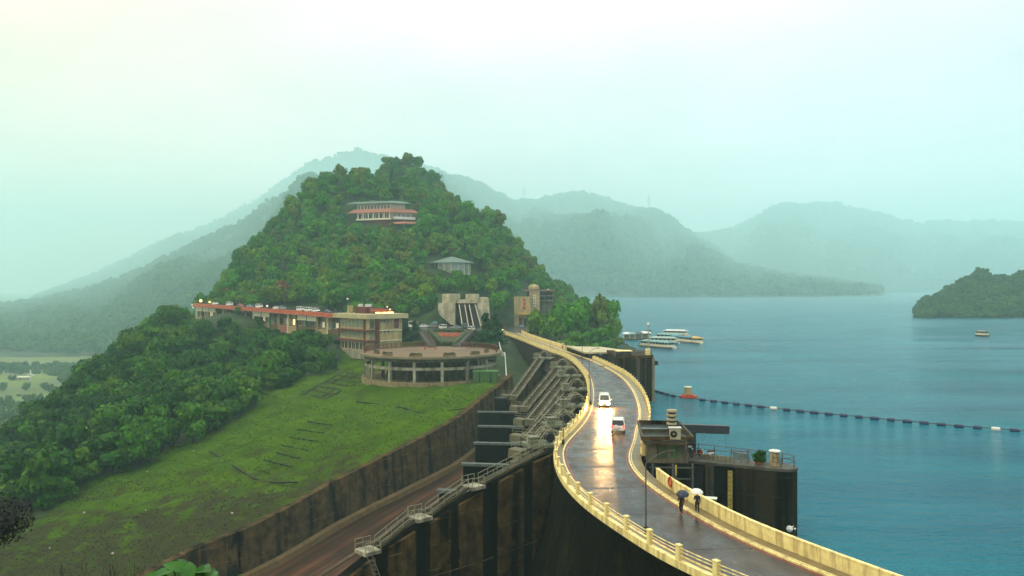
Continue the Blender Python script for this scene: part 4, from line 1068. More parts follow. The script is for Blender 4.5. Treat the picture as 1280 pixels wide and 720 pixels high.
# terraced dark strips on the grass + footpath edge
for i, (a, b) in enumerate([((385, 531), (415, 536)), ((372, 541), (405, 546)), ((362, 551), (397, 557)), ((352, 561), (385, 568)), ((345, 570), (374, 577)), ((330, 579), (365, 587))]):
    A_, B_ = G(*a), G(*b); q = MB(); n_2 = 22
    for k in range(n_2):
        if k % 7 == 5: continue
        u, v_ = A_.lerp(B_, k/n_2), A_.lerp(B_, (k+1)/n_2)
        u.z = hf1(u.x, u.y)+.45+.15*fbm(u.x, u.y); v_.z = hf1(v_.x, v_.y)+.45+.15*fbm(v_.x, v_.y); q.bar(u, v_, .22+.2*abs(fbm(u.x*2, u.y*2)), .24+.2*fbm(u.y, u.x))
    tag(q.build('retaining_strip', mat('dark_earth', (.022, .036, .006), .95, .4, 1), org=A_), 'dark earth retaining strip on the grass slope, ' + ['uppermost of the six', 'second from the top', 'third from the top', 'third from the bottom', 'second from the bottom', 'lowest of the six'][i], 'retaining strip', 'terrace strips on the grass slope')
for pl, lb in (([(446, 507), (475, 508), (500, 512), (527, 521), (560, 516), (590, 508)], 'dark drainage ditch winding across the grass under the round terrace'), ([(262, 566), (300, 590), (330, 604), (372, 606)], 'dark ditch curving down the middle of the grass slope')):
    q = MB(); L_ = crom([tuple(G(*a)) for a in pl], 2)
    for u, v_ in zip(L_, L_[1:]):
        u = u.copy(); v_ = v_.copy(); u.z = hf1(u.x, u.y)+.25+.12*fbm(u.x*.7, u.y); v_.z = hf1(v_.x, v_.y)+.25; q.bar(u, v_, .42, .3)
    tag(q.build('drainage_ditch', 'dark_earth' if 'dark_earth' in M else MATS['dark_earth'], org=L_[0]), lb, 'ditch')
# concrete grid panels left of the round terrace
T = thing('slope_facing', 'dark netted slope facing left of the round terrace', 'slope facing', G(400, 480))
q = MB()
for i in range(7):
    a, b = G(378+i*9, 497-i*5), G(408+i*9, 505-i*5)
    a.z = hf1(a.x, a.y)+.5; b.z = hf1(b.x, b.y)+.5; q.bar(a, b, .25, .3)
for i in range(5):
    a, b = G(378+i*8, 498+i*1.5), G(436+i*6, 462+i*4)
    a.z = hf1(a.x, a.y)+.5; b.z = hf1(b.x, b.y)+.5; q.bar(a, b, .22, .28)
q.build('facing_grid', mat('grid_earth', (.06, .055, .03), .95, .4, 1), T)

# ------------------------------------------------------------------ buildings
class Face:
    """a wall plane: origin o (x,y), unit direction d, outward normal n"""
    def __init__(s, o, d): s.o = Vector(o[:2]); s.d = Vector(d[:2]).normalized(); s.n = Vector((s.d.y, -s.d.x))
    def box(s, mb, u0, u1, z0, z1, o0, o1):
        p = [s.o+s.d*u0+s.n*o0, s.o+s.d*u1+s.n*o0, s.o+s.d*u1+s.n*o1, s.o+s.d*u0+s.n*o1]; return mb.prism(p, z0, z1)
    def win(s, T, u0, u1, z0, z1, m='glass', fr='white', mull=1, proud=.05, name='window'):
        f = MB(); e = .09
        s.box(f, u0, u1, z0, z0+e, 0, proud+.05); s.box(f, u0, u1, z1-e, z1, 0, proud+.05); s.box(f, u0, u0+e, z0+e, z1-e, 0, proud+.05); s.box(f, u1-e, u1, z0+e, z1-e, 0, proud+.05)
        for k in range(mull): u = u0+(u1-u0)*(k+1)/(mull+1); s.box(f, u-e/2, u+e/2, z0+e, z1-e, 0, proud+.04)
        W = f.build(name, fr, T); s.box(MB(), u0+e, u1-e, z0+e, z1-e, .003, proud).build('pane', m, W); return W

def shrub_strip(a, b, wd_, h, n, m, seed, T, name):
    r = random.Random(seed); mb = MB(); d = (b-a)
    for i in range(n):
        t = r.random(); p = a+d*t+Vector((r.uniform(-wd_, wd_), r.uniform(-wd_, wd_), r.uniform(0, h)))
        mt = rot_to(Vector((r.gauss(0, .6), r.gauss(-.3, .6), 1)).normalized()); s_ = r.uniform(.12, .3)
        mb.add([p+mt@Vector((s_*math.cos(q), s_*math.sin(q), 0)) for q in (0, 1.6, 3.1, 4.7)], [(0, 1, 2, 3)])
    return mb.build(name, m, T, kind='stuff')
# round viewing terrace
RC0 = (-24.5, 243.0); RR = 21.3; ZD = 7.7
T = thing('round_terrace', 'round concrete viewing terrace on columns above the grass slope', 'terrace', (*RC0, 0))
c0 = (*RC0, 0)
MB().lathe(c0, [(0, ZD-.6), (RR-.3, ZD-.6), (RR, ZD-.5), (RR, ZD-.05), (RR-.5, ZD), (RR-.5, ZD-.03), (0, ZD-.03)], 64).build('deck', mat('deck_brown', (.24, .13, .045), .5, .4, .12, .3, 4, c2=(.10, .055, .022), spec=.3, wear=(.30, .22, .10)), T)
MB().lathe(c0, [(RR+.004, ZD-.5), (RR+.22, ZD-.5), (RR+.22, ZD+.12), (RR-.35, ZD+.12), (RR-.35, ZD+.003)], 64).build('rim', mat('rim_conc', (.26, .22, .12), .8, .3, .6, wear=(.45, .40, .25)), T)
MB().lathe(c0, [(RR-1.2, ZD-.6), (RR-1.2, ZD-1.5), (RR-2.2, ZD-1.5), (RR-2.2, ZD-.6)], 64).build('edge_beam', 'conc', T)
for k in range(12):
    a = R_(-190+k*22.5+2); p = (RC0[0]+(RR-1.6)*math.cos(a), RC0[1]+(RR-1.6)*math.sin(a), 0)
    MB().box((p[0], p[1], (ZD-1.5-1.2)/2), (.75, .75, ZD-1.5+1.2), rz=a).build('column', 'concl', T)
MB().lathe(c0, [(RR-1.35, 3.9), (RR-1.35, 4.7), (RR-1.9, 4.7), (RR-1.9, 3.9)], 64).build('ring_beam', 'concl', T)
MB().lathe(c0, [(RR-.4, -2.5), (RR-.4, .55), (RR-1.6, .6), (RR-4, .3), (0, .3)], 64).build('base_ring', mat('base_conc', (.36, .29, .13), .85, .3, .6, streak=((.15, .11, .05), .6)), T)
MB().lathe(c0, [(RR-8, .3), (RR-8, ZD-.65)], 40).build('inner_wall', 'concd', T)
for k in range(10):
    a = R_(-185+k*22.5+6); p = (RC0[0]+(RR-6.5)*math.cos(a), RC0[1]+(RR-6.5)*math.sin(a), 0)
    MB().box((p[0], p[1], (ZD-.6+.3)/2), (.5, .5, ZD-.9), rz=a).build('inner_column', 'concd', T)
# fences on its back arc
for a0, a1, lb in ((100, 196, 'red-brown railing fence on the round terrace by the terrace house'), (-8, 66, 'red-brown railing fence on the round terrace by the abutment')):
    T = thing('terrace_fence', lb, 'fence', (*RC0, ZD)); n_2 = int((a1-a0)/5)
    pts = [(RC0[0]+(RR-1.3)*math.cos(R_(a0+(a1-a0)*k/n_2)), RC0[1]+(RR-1.3)*math.sin(R_(a0+(a1-a0)*k/n_2))) for k in range(n_2+1)]
    for p in pts: MB().box((*p, ZD+.8), (.16, .16, 1.6)).build('post', 'redw', T)
    for z_ in (.35, .85, 1.2): MB().tube([(*p, ZD+z_) for p in pts], .05, 4).build('rail', 'redw', T)
    MB().tube([(*p, ZD+1.62) for p in pts], .11, 5).build('top_rail', mat('mossy_rail', (.16, .15, .04), .8, .4, 2), T)
    q = MB()
    for a, b in zip(pts, pts[1:]):
        for k in range(6):
            t = (k+.5)/6; q.tube([(a[0]+(b[0]-a[0])*t, a[1]+(b[1]-a[1])*t, ZD), (a[0]+(b[0]-a[0])*t, a[1]+(b[1]-a[1])*t, ZD+1.6)], .035, 3)
    q.build('baluster', 'redw', T, kind='stuff')
for i, (an_, rr_, lb_) in enumerate([(205, 17, 'long weathered planter trough on the terrace near the house'), (232, 18, 'weathered planter trough on the front of the terrace, house side'), (262, 18.4, 'weathered planter trough at the middle front of the terrace'), (292, 18.2, 'weathered planter trough on the front of the terrace, dam side'), (322, 17.5, 'weathered planter trough above the green equipment box'), (352, 17, 'weathered planter trough by the abutment side fence')]):
    a = R_(an_); c = Vector((RC0[0]+rr_*math.cos(a), RC0[1]+rr_*math.sin(a), ZD)); Tp = thing('planter', lb_, 'planter', c, 'planters on the round terrace')
    MB().box(c+Vector((0, 0, .3)), (.8, 3.6, .6), rz=a).build('trough', mat('planter_conc', (.22, .17, .09), .85, .3, 1), Tp)
    t_ = Vector((-math.sin(a), math.cos(a), 0)); shrub_strip(c+Vector((0, 0, .5))-t_*1.6, c+Vector((0, 0, .5))+t_*1.6, .3, .5, 160, mat('planter_leaf', (.10, .10, .015), .7, .4, 3), 50+i, Tp, 'foliage')
T = thing('bench', 'long terracotta bench on the round terrace deck', 'bench', P(538, 438, 252)); c = P(538, 438, 252); c.z = ZD
MB().box(c+Vector((0, 0, .5)), (4.2, .7, .14)).build('seat', 'terrac', T); MB().box(c+Vector((-1.7, 0, .21)), (.3, .6, .44)).build('leg', 'terrac', T); MB().box(c+Vector((1.7, 0, .21)), (.3, .6, .44)).build('leg', 'terrac', T)
# planted bed
A1, A2, B1, B2 = P(537, 414.5, 305), P(586, 415, 305), P(554, 431, 268), P(567, 431, 268)
T = thing('flower_bed', 'sloping orange flower bed with hedge border between two stairs', 'flower bed', (B1.x, B1.y, B1.z))
MB().add([A1, A2, B2, B1]+[Vector((q.x, q.y, q.z-4)) for q in (A1, A2, B2, B1)], [(0,1,2,3),(4,5,6,7),(0,1,5,4),(1,2,6,5),(2,3,7,6),(3,0,4,7)]).build('soil', mat('bed_soil', (.05, .06, .015), .9, .4, 1), T)
hedm = mat('hedge_leaf', (.07, .12, .008), .6, .4, 3)
for k, (a, b) in enumerate(((A1, A2), (A1, B1), (A2, B2), (B1, B2))):
    MB().bar(a+Vector((0, 0, .3)), b+Vector((0, 0, .3)), 1.2, .9).build('hedge_core', mat('hedge_core', (.05, .08, .01), .9, .4, 3), T)
    shrub_strip(a+Vector((0, 0, .2)), b+Vector((0, 0, .2)), .75, .9, 700, hedm, k, T, 'hedge')
mid0 = A1.lerp(A2, .18).lerp(B1.lerp(B2, .3), .17); mid1 = A1.lerp(A2, .82).lerp(B1.lerp(B2, .7), .17)
fm = MB(); fv = [A1.lerp(A2, .16).lerp(B1, .15), A1.lerp(A2, .84).lerp(B2, .15), A1.lerp(A2, .74).lerp(B2, .42), A1.lerp(A2, .26).lerp(B1, .42)]
fm.add([q+Vector((0, 0, .12)) for q in fv], [(0, 1, 2, 3)])
fr_ = random.Random(4)
for i in range(900):
    u, v_ = fr_.random(), fr_.random(); p = fv[0].lerp(fv[1], u).lerp(fv[3].lerp(fv[2], u), v_)+Vector((0, 0, fr_.uniform(.1, .6))); s_ = .18
    mt = rot_to(Vector((fr_.gauss(0, .6), fr_.gauss(0, .6), 1)).normalized()); fm.add([p+mt@Vector((s_*math.cos(q), s_*math.sin(q), 0)) for q in (0, 2.1, 4.2)], [(0, 1, 2)])
fm.build('flowers', mat('flower_orange', (.55, .13, .03), .7, .5, 1.5, c2=(.35, .07, .02)), T, kind='stuff')
# stairs each side
for (b_, t_, lb) in ((P(540, 434, 262), P(526, 412.5, 305), 'dark stair with white handrail on the side of the terrace house'), (P(570, 435, 262), P(589, 413, 305), 'dark stair with white handrails on the conifer side')):
    b_ = b_.copy(); b_.z = ZD; t_ = t_.copy(); t_.z = 10.65
    T = thing('garden_stair', lb, 'stairs', b_); d = (t_-b_); n_2 = 22; q = MB(); sx = Vector((d.y, -d.x, 0)).normalized()
    for k in range(n_2): c = b_.lerp(t_, (k+.5)/n_2); q.box((c.x, c.y, c.z-.6), (2.2, d.length/n_2*1.0, 1.5), rz=math.atan2(d.y, d.x)-math.pi/2)
    q.build('steps', mat('step_dark', (.055, .045, .04), .6, .3, 1), T, kind='stuff')
    for s in (-1, 1):
        o_ = sx*1.15*s
        MB().bar(b_+o_+Vector((0, 0, .35)), t_+o_+Vector((0, 0, .35)), .2, .3).build('side_wall', 'conc' if s < 0 or 'conifer' in lb else 'redw', T)
        r = MB(); r.tube([b_+o_+Vector((0, 0, 1.3)), t_+o_+Vector((0, 0, 1.3))], .06, 4)
        for k in range(8): c = b_.lerp(t_, k/7)+o_; r.tube([c, c+Vector((0, 0, 1.3))], .04, 4)
        r.build('handrail', 'rail', T)
# retaining wall of the upper plaza
T = thing('retaining_wall', 'low dark retaining wall below the row of parked cars', 'wall', (-66, 307, 5))
for k in range(10):
    x0 = -66+k*5.7
    if -32 < x0 < -18: continue
    MB().box((x0+2.84, 306.2-.035*(x0+66)-.1, 7.6), (5.66, .5, 6.3)).build('panel', 'concd', T)
# green box
p = P(607, 478, 226)
T = thing('generator_box', 'green metal equipment box at the foot of the round terrace', 'equipment box', p)
an = -.12
MB().box(p+Vector((0, 0, 1.5)), (6.8, 3.2, 3.3), rz=an).build('body', 'green', T); MB().box(p+Vector((0, 0, 3.25)), (7.1, 3.5, .2), rz=an).build('roof', mat('box_roof', (.09, .26, .05), .5, .2), T)
for dx, ww in ((-1.5, .45), (1.7, .45)): MB().box(p+Matrix.Rotation(an, 3, 'Z')@Vector((dx, -1.65, 1.5)), (ww, .08, 2.6), rz=an).build('door_gap', 'dark', T)
for dx in (-2.6, .1, 2.7): MB().box(p+Matrix.Rotation(an, 3, 'Z')@Vector((dx, -1.64, 1.5)), (1.2, .06, 2.5), rz=an).build('door', 'green', T)
# white stair rail by the abutment
T = thing('abutment_rail', 'white handrail dropping beside the dark abutment wall', 'handrail', P(632, 478, 225))
pl_ = [P(620, 413, 335), P(627, 440, 262), P(631, 441, 255), P(633, 470, 224), P(640, 473, 222)]
r = MB(); r.tube(pl_, .16, 5); r.tube([q+Vector((0, 0, -.7)) for q in pl_], .09, 4)
for a, b in zip(pl_, pl_[1:]):
    for k in range(4): c = a.lerp(b, k/4); r.tube([c, c+Vector((0, 0, -1.3))], .07, 4)
r.build('rail', 'white', T)

# terrace house
NC = Vector((-49.5, 276)); dL = Vector((-13, 14)).normalized(); dR = Vector((14, 13)).normalized()
T = thing('terrace_house', 'three storey beige house with red-brown bands beside the round terrace', 'building', (NC.x, NC.y, 3))
LL, LR = 18.5, 14.0
FL = Face(NC+dL*LL, -dL); FR = Face(NC, dR)
core = [NC, NC+dR*LR, NC+dR*LR+dL*LL, NC+dL*LL]
MB().prism(core, 5.0, 16.3).build('wall', 'beige', T)
MB().prism([NC-dR*.4-dL*1, NC+dR*LR-dL*1, NC+dR*LR+dL*(LL+.5), NC-dR*.4+dL*(LL+.5)], 2.2, 5.0).build('plinth', 'concl', T)
e_ = 1.6
rf = MB().prism([NC-dR*e_-dL*e_, NC+dR*(LR+e_)-dL*e_, NC+dR*(LR+e_)+dL*(LL+2.5), NC-dR*e_+dL*(LL+2.5)], 16.3, 17.9).build('roof', mat('roof_fascia', (.55, .49, .27), .7, .15, .6), T)
FE = Face(NC+dL*LL-dR*e_, -dL)
for z0 in (8.6, 12.2):
    q = MB(); FL.box(q, -.5, LL+.9, z0-.35, z0+.35, 0, 1.3); FR.box(q, -.9, 3.2, z0-.35, z0+.35, .002, 1.3); q.build('balcony_band', 'redw', T)
for z0 in (9.2, 12.8):
    for k in range(6):
        u = .6+k*2.45; FL.win(T, u, u+2.2, z0+.4, z0+3.0, 'glassl', 'beige', 2)
for k in range(6): FL.win(T, .6+k*2.45, 2.6+k*2.45, 5.4, 8.0, 'glass', 'creamw', 1)
FL.box(MB(), LL-2.6, LL-1.9, 5, 16.25, .004, .5).build('pilaster', 'redw', T)
FR.box(MB(), 2.7, 3.9, 5, 16.25, .004, 1.0).build('pilaster', 'redw', T)
FR.box(MB(), 10.6, 12.4, 12.8, 16.0, .004, .35).build('door_bay', 'redw', T)
for z0 in (15.1, 11.4):
    for k in range(3): FR.win(T, 4.6+k*1.4, 5.7+k*1.4, z0, z0+.8, 'glass', 'beige', 0)
FR.win(T, .5, 2.2, 12.9, 15.6, 'glass', 'beige', 1); FR.win(T, .5, 2.2, 9.2, 11.8, 'glassl', 'beige', 1)
for z0 in (12.2, 8.6): FR.box(MB(), 4.0, 13.6, z0-.2, z0+.05, .004, .4).build('ledge', 'creamw', T)
rz_ = math.atan2(dL.y, dL.x)
def rooft(u, v_, z): q = NC+dL*u+dR*v_; return Vector((q.x, q.y, z))
MB().box(rooft(11, 6, 19.1), (7, 5, 2.4), rz=rz_).build('roof_room', 'redw', T); MB().box(rooft(5.5, 7, 18.9), (3.6, 4, 2.0), rz=rz_).build('roof_room', mat('rusty_box', (.22, .09, .04), .7, .3, 1), T)
MB().box(rooft(16, 2.5, 19.3), (1.6, 1.6, 2.8), rz=rz_).build('vent_box', 'beige', T)
for u, v_ in ((13, 5), (9, 5.4), (10.5, 7)): MB().cyl(rooft(u, v_, 20.3), .9, .9, 12).build('water_tank', 'white', T)
MB().tube([rooft(16, 2.5, 20.7), rooft(16, 2.5, 25.5)], .09, 5).build('antenna', 'grail', T)
for u, v_ in ((1.5, 5), (1.2, 7.5), (2, 10.5)):
    MB().box(rooft(u, v_, 18.3), (1.2, 1.6, .5), rz=rz_).build('roof_lamp', 'lampy', T)
MB().box(rooft(2.6, 7, 19.2), (.3, 9, .5), rz=rz_).build('roof_board', 'orangeb', T)
MB().lathe(rooft(1.0, 9.5, 19.4), [(0, .3), (.3, .2), (.35, 0), (.3, -.2), (0, -.3)], 10).build('globe_lamp', 'lampw', T)

# long orange-roofed building with shops
o0_ = Vector((-158.5, 401)); o1_ = Vector((-66, 302.5)); FB = Face(o0_, o1_-o0_); Lb = (o1_-o0_).length
T = thing('hillside_arcade', 'long low white arcade with orange-red roof edge on the hillside', 'building', (o0_.x, o0_.y, 11))
def zr_(u): return 18.15-(18.15-16.1)*u/Lb
nb_ = 17
for k in range(nb_):
    u0, u1 = Lb*k/nb_, Lb*(k+1)/nb_-.02; z = zr_(u0)
    q = MB(); FB.box(q, u0, u1, z-.1, z+1.15, -.4, 1.2); q.build('roof_edge', 'orange', T)
    q = MB(); FB.box(q, u0, u1, z-.45, z-.104, -7, 1.9); q.build('roof', 'rose', T)
    q = MB(); FB.box(q, u0, u1, z-8.5, z-.46, -7, -2.2); q.build('back_wall', 'brown' if k % 3 else 'beige', T)
    if k < 3 or k in (8, 9, 13, 14): FB.box(MB(), u0, u1, z-2.6, z-.46, -.3, 0).build('upper_wall', 'creamw', T)
    FB.box(MB(), u0, u0+.6, z-8.5, z-.46, -.6, .05).build('pillar', ['creamw', 'concd', 'green', 'beige'][k % 4] if k != 5 else 'green', T)
    FB.box(MB(), u0, u1, z-8.6, z-5.4, -1.2, -.3).build('parapet_wall', ['beige', 'brown', 'rose'][k % 3] if k > 2 else 'beige', T)
    FC = Face(FB.o-FB.n*2.2, FB.d)
    for j in range(3):
        FC.win(T, u0+1+j*2.4, u0+2.9+j*2.4, z-5.0, z-2.6, 'lampw' if (k*3+j) in (5, 9, 19, 26, 34, 45, 49) else ('lampy' if (k*3+j) in (4, 36) else 'glassl' if (k+j) % 2 else 'glass'), 'creamw' if (k+j) % 3 else 'redw', 1)
for k in range(9):
    u = 9+k*14.5; z = zr_(u)+1; c = FB.o+FB.d*u-FB.n*5
    MB().cyl((c.x, c.y, z-1), .55, 2.6, 8).build('chimney', 'olive', T)
for (px, py, Y, m_, r_) in ((251, 376, 402, 'lampy', .75), (262, 377.5, 395, 'lampy', .5), (240, 381, 404, 'lampw', .35), (241, 384.5, 404, 'lampw', .45), (334, 382.6, 350, 'lampw', .5), (434.5, 373.5, 300, 'lampw', .35), (484, 383.5, 300, 'lampw', .35)):
    c = P(px, py, Y); Tl = thing('hillside_lamp', {251: 'brightest orange lamp above the far roof end', 262: 'yellow lamp on the orange roof near its far end', 240: 'upper of two small lamps beyond the roof end', 241: 'lower of two small lamps beyond the roof end', 334: 'pale lamp over the middle of the orange roof', 434.5: 'small white lamp beside the house antenna', 484: 'small round lamp above the house roof light'}[px], 'lamp', c)
    MB().lathe(c, [(0, r_), (r_*.7, r_*.7), (r_, 0), (r_*.7, -r_*.7), (0, -r_)], 10).build('globe', m_, Tl); MB().tube([c, c-Vector((0, 0, 3.0 if px < 400 else 1.5))], .08, 5).build('pole', 'grail', Tl)

# hilltop restaurant
Yh = 500.
T = thing('hilltop_restaurant', 'pink and red tiered restaurant high on the forested hill', 'building', P(480, 283, Yh))
def S(px, py, dY=0): return P(px, py, Yh+dY)
NH = S(489, 270); dA = Vector((-27, 9)).normalized(); dB = Vector((17, 9)).normalized()
NHx = Vector((NH.x, NH.y)); FA = Face(NHx+dA*24, -dA); FBb = Face(NHx, dB)
zt = lambda py: EYE-(py-360)/1000*Yh
def fp(a0, a1, b0, b1): return [NHx-dA*a0-dB*b0, NHx-dA*a0+dB*b1, NHx+dA*a1+dB*b1, NHx+dA*a1-dB*b0]
MB().prism(fp(0, 22, 0, 13), zt(292), zt(274)).build('basement', 'redw', T)
MB().prism(fp(0, 24, 0, 14), zt(274), zt(265)).build('lower_floor', mat('pink_wall', (.45, .32, .24), .7, .1), T)
MB().prism(fp(-1, 25, -1, 10), zt(262), zt(253.5)).build('upper_floor', mat('pale_pink', (.46, .38, .27), .7, .1), T)
def hip(poly, z0, h, sc_, m_):
    c = sum((Vector(p[:2]) for p in poly), Vector((0, 0)))/len(poly); q = MB()
    a = [Vector((*p[:2], z0)) for p in poly]; b = [Vector((*(c+(Vector(p[:2])-c)*sc_), z0+h)) for p in poly]; a0 = [v_-Vector((0, 0, .3)) for v_ in a]
    n = len(poly); q.add(a0+a+b, [(i, (i+1) % n, n+(i+1) % n, n+i) for i in range(n)]+[(n+i, n+(i+1) % n, 2*n+(i+1) % n, 2*n+i) for i in range(n)]+[tuple(range(n-1, -1, -1)), tuple(range(2*n, 3*n))]); return q.build('roof', m_, T)
hip(fp(2, 28, 2.5, 17), zt(265), 2.2, .82, 'rose'); hip(fp(1, 31, 1, 12.5), zt(253.5), 1.5, .75, 'greenr'); hip(fp(2, -12, 3, 17), zt(280), 1.2, .8, 'rose')
for k in range(9): FA.win(T, 1+k*2.5, 3.1+k*2.5, zt(272.5), zt(266.5), 'glass', 'creamw', 0)
for k in range(10): 
    F2 = Face(NHx+dA*25+dB*1, -dA); F2.win(T, .5+k*2.3, 2.2+k*2.3, zt(260.5), zt(255.5), 'glass', 'creamw', 0)
for k in range(4): FBb.win(T, 1+k*3, 3.2+k*3, zt(272.5), zt(267), 'glass', 'creamw', 1)
FA.box(MB(), 0, 24, zt(274.5), zt(272.6), .004, 1.6).build('balcony', 'creamw', T); FBb.box(MB(), 1, 15, zt(274), zt(270.8), 1.2, 2.8).build('balcony', 'white', T)
for k in range(7): FA.box(MB(), 1+k*3.7, 1.5+k*3.7, zt(272.6), zt(265.2), 1.0, 1.4).build('column', 'creamw', T)

# pavilion
c = P(564, 338, 430)
T = thing('glass_pavilion', 'green-roofed glass pavilion on the wooded rise above the monument', 'pavilion', c)
q = MB(); q.lathe((c.x, c.y+6, 0), [(12.3, zt_ := EYE+.031*430), (12.3, zt_+.4), (1.2, zt_+3.6), (0, zt_+3.7)], 8, rx=1.0, ry=.8); q.build('roof', 'greenr', T)
MB().lathe((c.x, c.y+6, 0), [(9.6, 34), (9.6, zt_)], 8, ry=.8).build('glass_wall', 'glassl', T)
for k in range(16):
    a = 2*math.pi*k/16; MB().tube([(c.x+9.8*math.cos(a), c.y+6+7.9*math.sin(a), 34), (c.x+9.8*math.cos(a), c.y+6+7.9*math.sin(a), zt_)], .16, 4).build('post', 'creamw', T)
MB().lathe((c.x, c.y+6, 0), [(9.9, 34), (9.9, 35.6), (9.5, 35.6)], 8, ry=.8).build('base_wall', 'concl', T)
c2 = P(566, 318, 445); T = thing('water_tower', 'small dark tank structure with mast above the pavilion roof', 'tank', c2)
for dx in (-1.3, 1.3):
    for dy in (-1, 1): MB().tube([c2+Vector((dx, dy, -5)), c2+Vector((dx, dy, 2.5))], .2, 4).build('leg', 'conc', T)
MB().box(c2+Vector((0, 0, 3)), (5.5, 2.6, 1.0)).build('tank', 'concd', T); MB().box(c2+Vector((-2.6, 0, 3.9)), (1.2, 1, .7)).build('box', 'grail', T)

# monument wall with the twin ramps
Ym = 345.; x0, x1 = -31.7, -9.7
def mx(px): return (px-640)/1000*Ym
def mz(py): return EYE-(py-360)/1000*Ym
T = thing('stone_monument', 'pale stone retaining monument with twin dark stairs and round tops', 'monument', (mx(580), Ym, 10.6))
MB().extr([(mx(548), Ym, mz(379)), (mx(571), Ym, mz(379)), (mx(577), Ym, mz(410)), (mx(562), Ym, mz(405)), (mx(549), Ym, mz(393)), (mx(547.5), Ym, mz(386))], (0, 7, 0)).build('wall_block', 'sandst', T)
MB().extr([(mx(594), Ym, mz(379)), (mx(611), Ym, mz(379)), (mx(611.5), Ym, mz(395)), (mx(615), Ym, mz(412)), (mx(602), Ym, mz(412))], (0, 7, 0)).build('wall_block', 'sandst', T)
MB().extr([(mx(571.1), Ym+.6, mz(374.5)), (mx(594), Ym+.6, mz(374.5)), (mx(594), Ym+.6, mz(382)), (mx(571.1), Ym+.6, mz(382))], (0, 6, 0)).build('lintel', 'sandst', T)
for (a, b) in ((551, 574), (581, 598)):
    cx = (mx(a)+mx(b))/2; MB().lathe((cx, Ym+6, 0), [((b-a)*.172, mz(381)), ((b-a)*.176, mz(370)), ((b-a)*.172, mz(367.5)), (0, mz(367.5))], 20).build('round_top', 'sandst', T)
MB().lathe((mx(604), Ym+6, 0), [(2.2, mz(380)), (2.2, mz(372)), (0, mz(371.5))], 14).build('round_top', 'sandst', T)
MB().box((mx(583), Ym+2.5, 15.5), (9.5, 5, 9.9)).build('ramp_back', 'concd', T)
for (tx0, tx1, bx0, bx1) in ((574, 581, 578, 585.5), (586.5, 594, 592, 601)):
    v_ = [Vector((mx(tx0), Ym-.5, mz(382))), Vector((mx(tx1), Ym-.5, mz(382))), Vector((bx1*1.0*0+(bx1-640)/1000*(Ym-9), Ym-9, 10.7)), Vector(((bx0-640)/1000*(Ym-9), Ym-9, 10.7))]
    q = MB(); n_2 = 26
    for k in range(n_2):
        a = v_[0].lerp(v_[3], (k+.5)/n_2); b = v_[1].lerp(v_[2], (k+.5)/n_2); c = (a+b)/2; q.box((c.x, c.y, c.z-.5), (b.x-a.x, 8.6/n_2, 1.1))
    q.build('steps', mat('monument_steps', (.03, .02, .02), .8, .3, 1), T, kind='stuff')
    for a, b in ((v_[0], v_[3]), (v_[1], v_[2])): MB().bar(a+Vector((0, 0, .3)), b+Vector((0, 0, .2)), .35, .5).build('side_kerb', mat('kerb_white', (.55, .52, .38), .7, .2, 1), T)

# sign building beyond the crest road
Ys = 404.
def sx_(px, Y=Ys): return (px-640)/1000*Y
T = thing('sign_building', 'beige tower block with three red square characters on its front', 'building', (sx_(652), Ys, 8))
zs = lambda py, Y=Ys: EYE-(py-360)/1000*Y
MB().box(((sx_(642.5)+sx_(664))/2, Ys+3.5, (zs(371)+7.9)/2), (sx_(664)-sx_(642.5), 7, zs(371)-7.9)).build('front_block', 'beige', T)
for py in (375, 380, 385):
    cx, cz = sx_(655.5), zs(py); pl2 = MB().box((cx, Ys-.06, cz), (1.25, .12, 1.45)).build('sign_plate', mat('sign_red', (.60, .02, .03), .5, .1), T)
q = MB(); q.extr([(sx_(646), Ys-.05, zs(393.5)), (sx_(661.5), Ys-.05, zs(393.5)), (sx_(660.5), Ys-.05, zs(391)), (sx_(647), Ys-.05, zs(391))], (0, -2.5, 0)); q.build('canopy', 'yel', T)
MB().box((sx_(651), Ys-.08, 10), (1.8, .12, 4)).build('door', 'redw', T)
MB().box((sx_(657.5), Ys-.06, 9.8), (2.6, .08, 3.6)).build('entrance_glass', 'glass', T)
MB().box((sx_(668.5), Ys+8, (zs(362)+8)/2), (5.3, 6, zs(362)-8)).build('stair_tower', 'beige', T)
for cx in (667.3, 669.6):
    for k in range(5): MB().box((sx_(cx), Ys+4.96, zs(369.5+k*3.3)), (.55, .1, .9)).build('window', 'white', T)
MB().lathe((sx_(668), Ys+8, zs(362)+.3), [(2.8, 0), (2.8, 1.0), (2.2, 1.8), (1.2, 2.3), (0, 2.5)], 16).build('dome', 'beige', T)
MB().box(((sx_(655)+sx_(693))/2, Ys+9, zs(363)), (sx_(693)-sx_(655), 9, .55)).build('roof_slab', mat('pink_slab', (.42, .22, .22), .7, .15), T)
MB().box(((sx_(658.5)+sx_(665.5))/2, Ys+10, (zs(364)+8)/2), (2.6, 5, zs(364)-8.3)).build('rear_block', 'concd', T)
MB().box(((sx_(673)+sx_(692))/2, Ys+10, (zs(364)+8)/2), (7.4, 5, zs(364)-8.3)).build('right_wing', 'conc', T)
for j, py in enumerate((367, 373)):
    for k in range(4): MB().box((sx_(675+k*4.7), Ys+7.46, zs(py)), (1.4, .1, 1.3)).build('window', 'glass', T)
    MB().box((sx_(683), Ys+7.0, zs(py+3)), (7.8, 1.2, .35)).build('balcony', 'concl', T)
MB().cyl((sx_(686), Ys+9, zs(362.8)), .5, .7, 8).build('roof_tank', 'white', T)
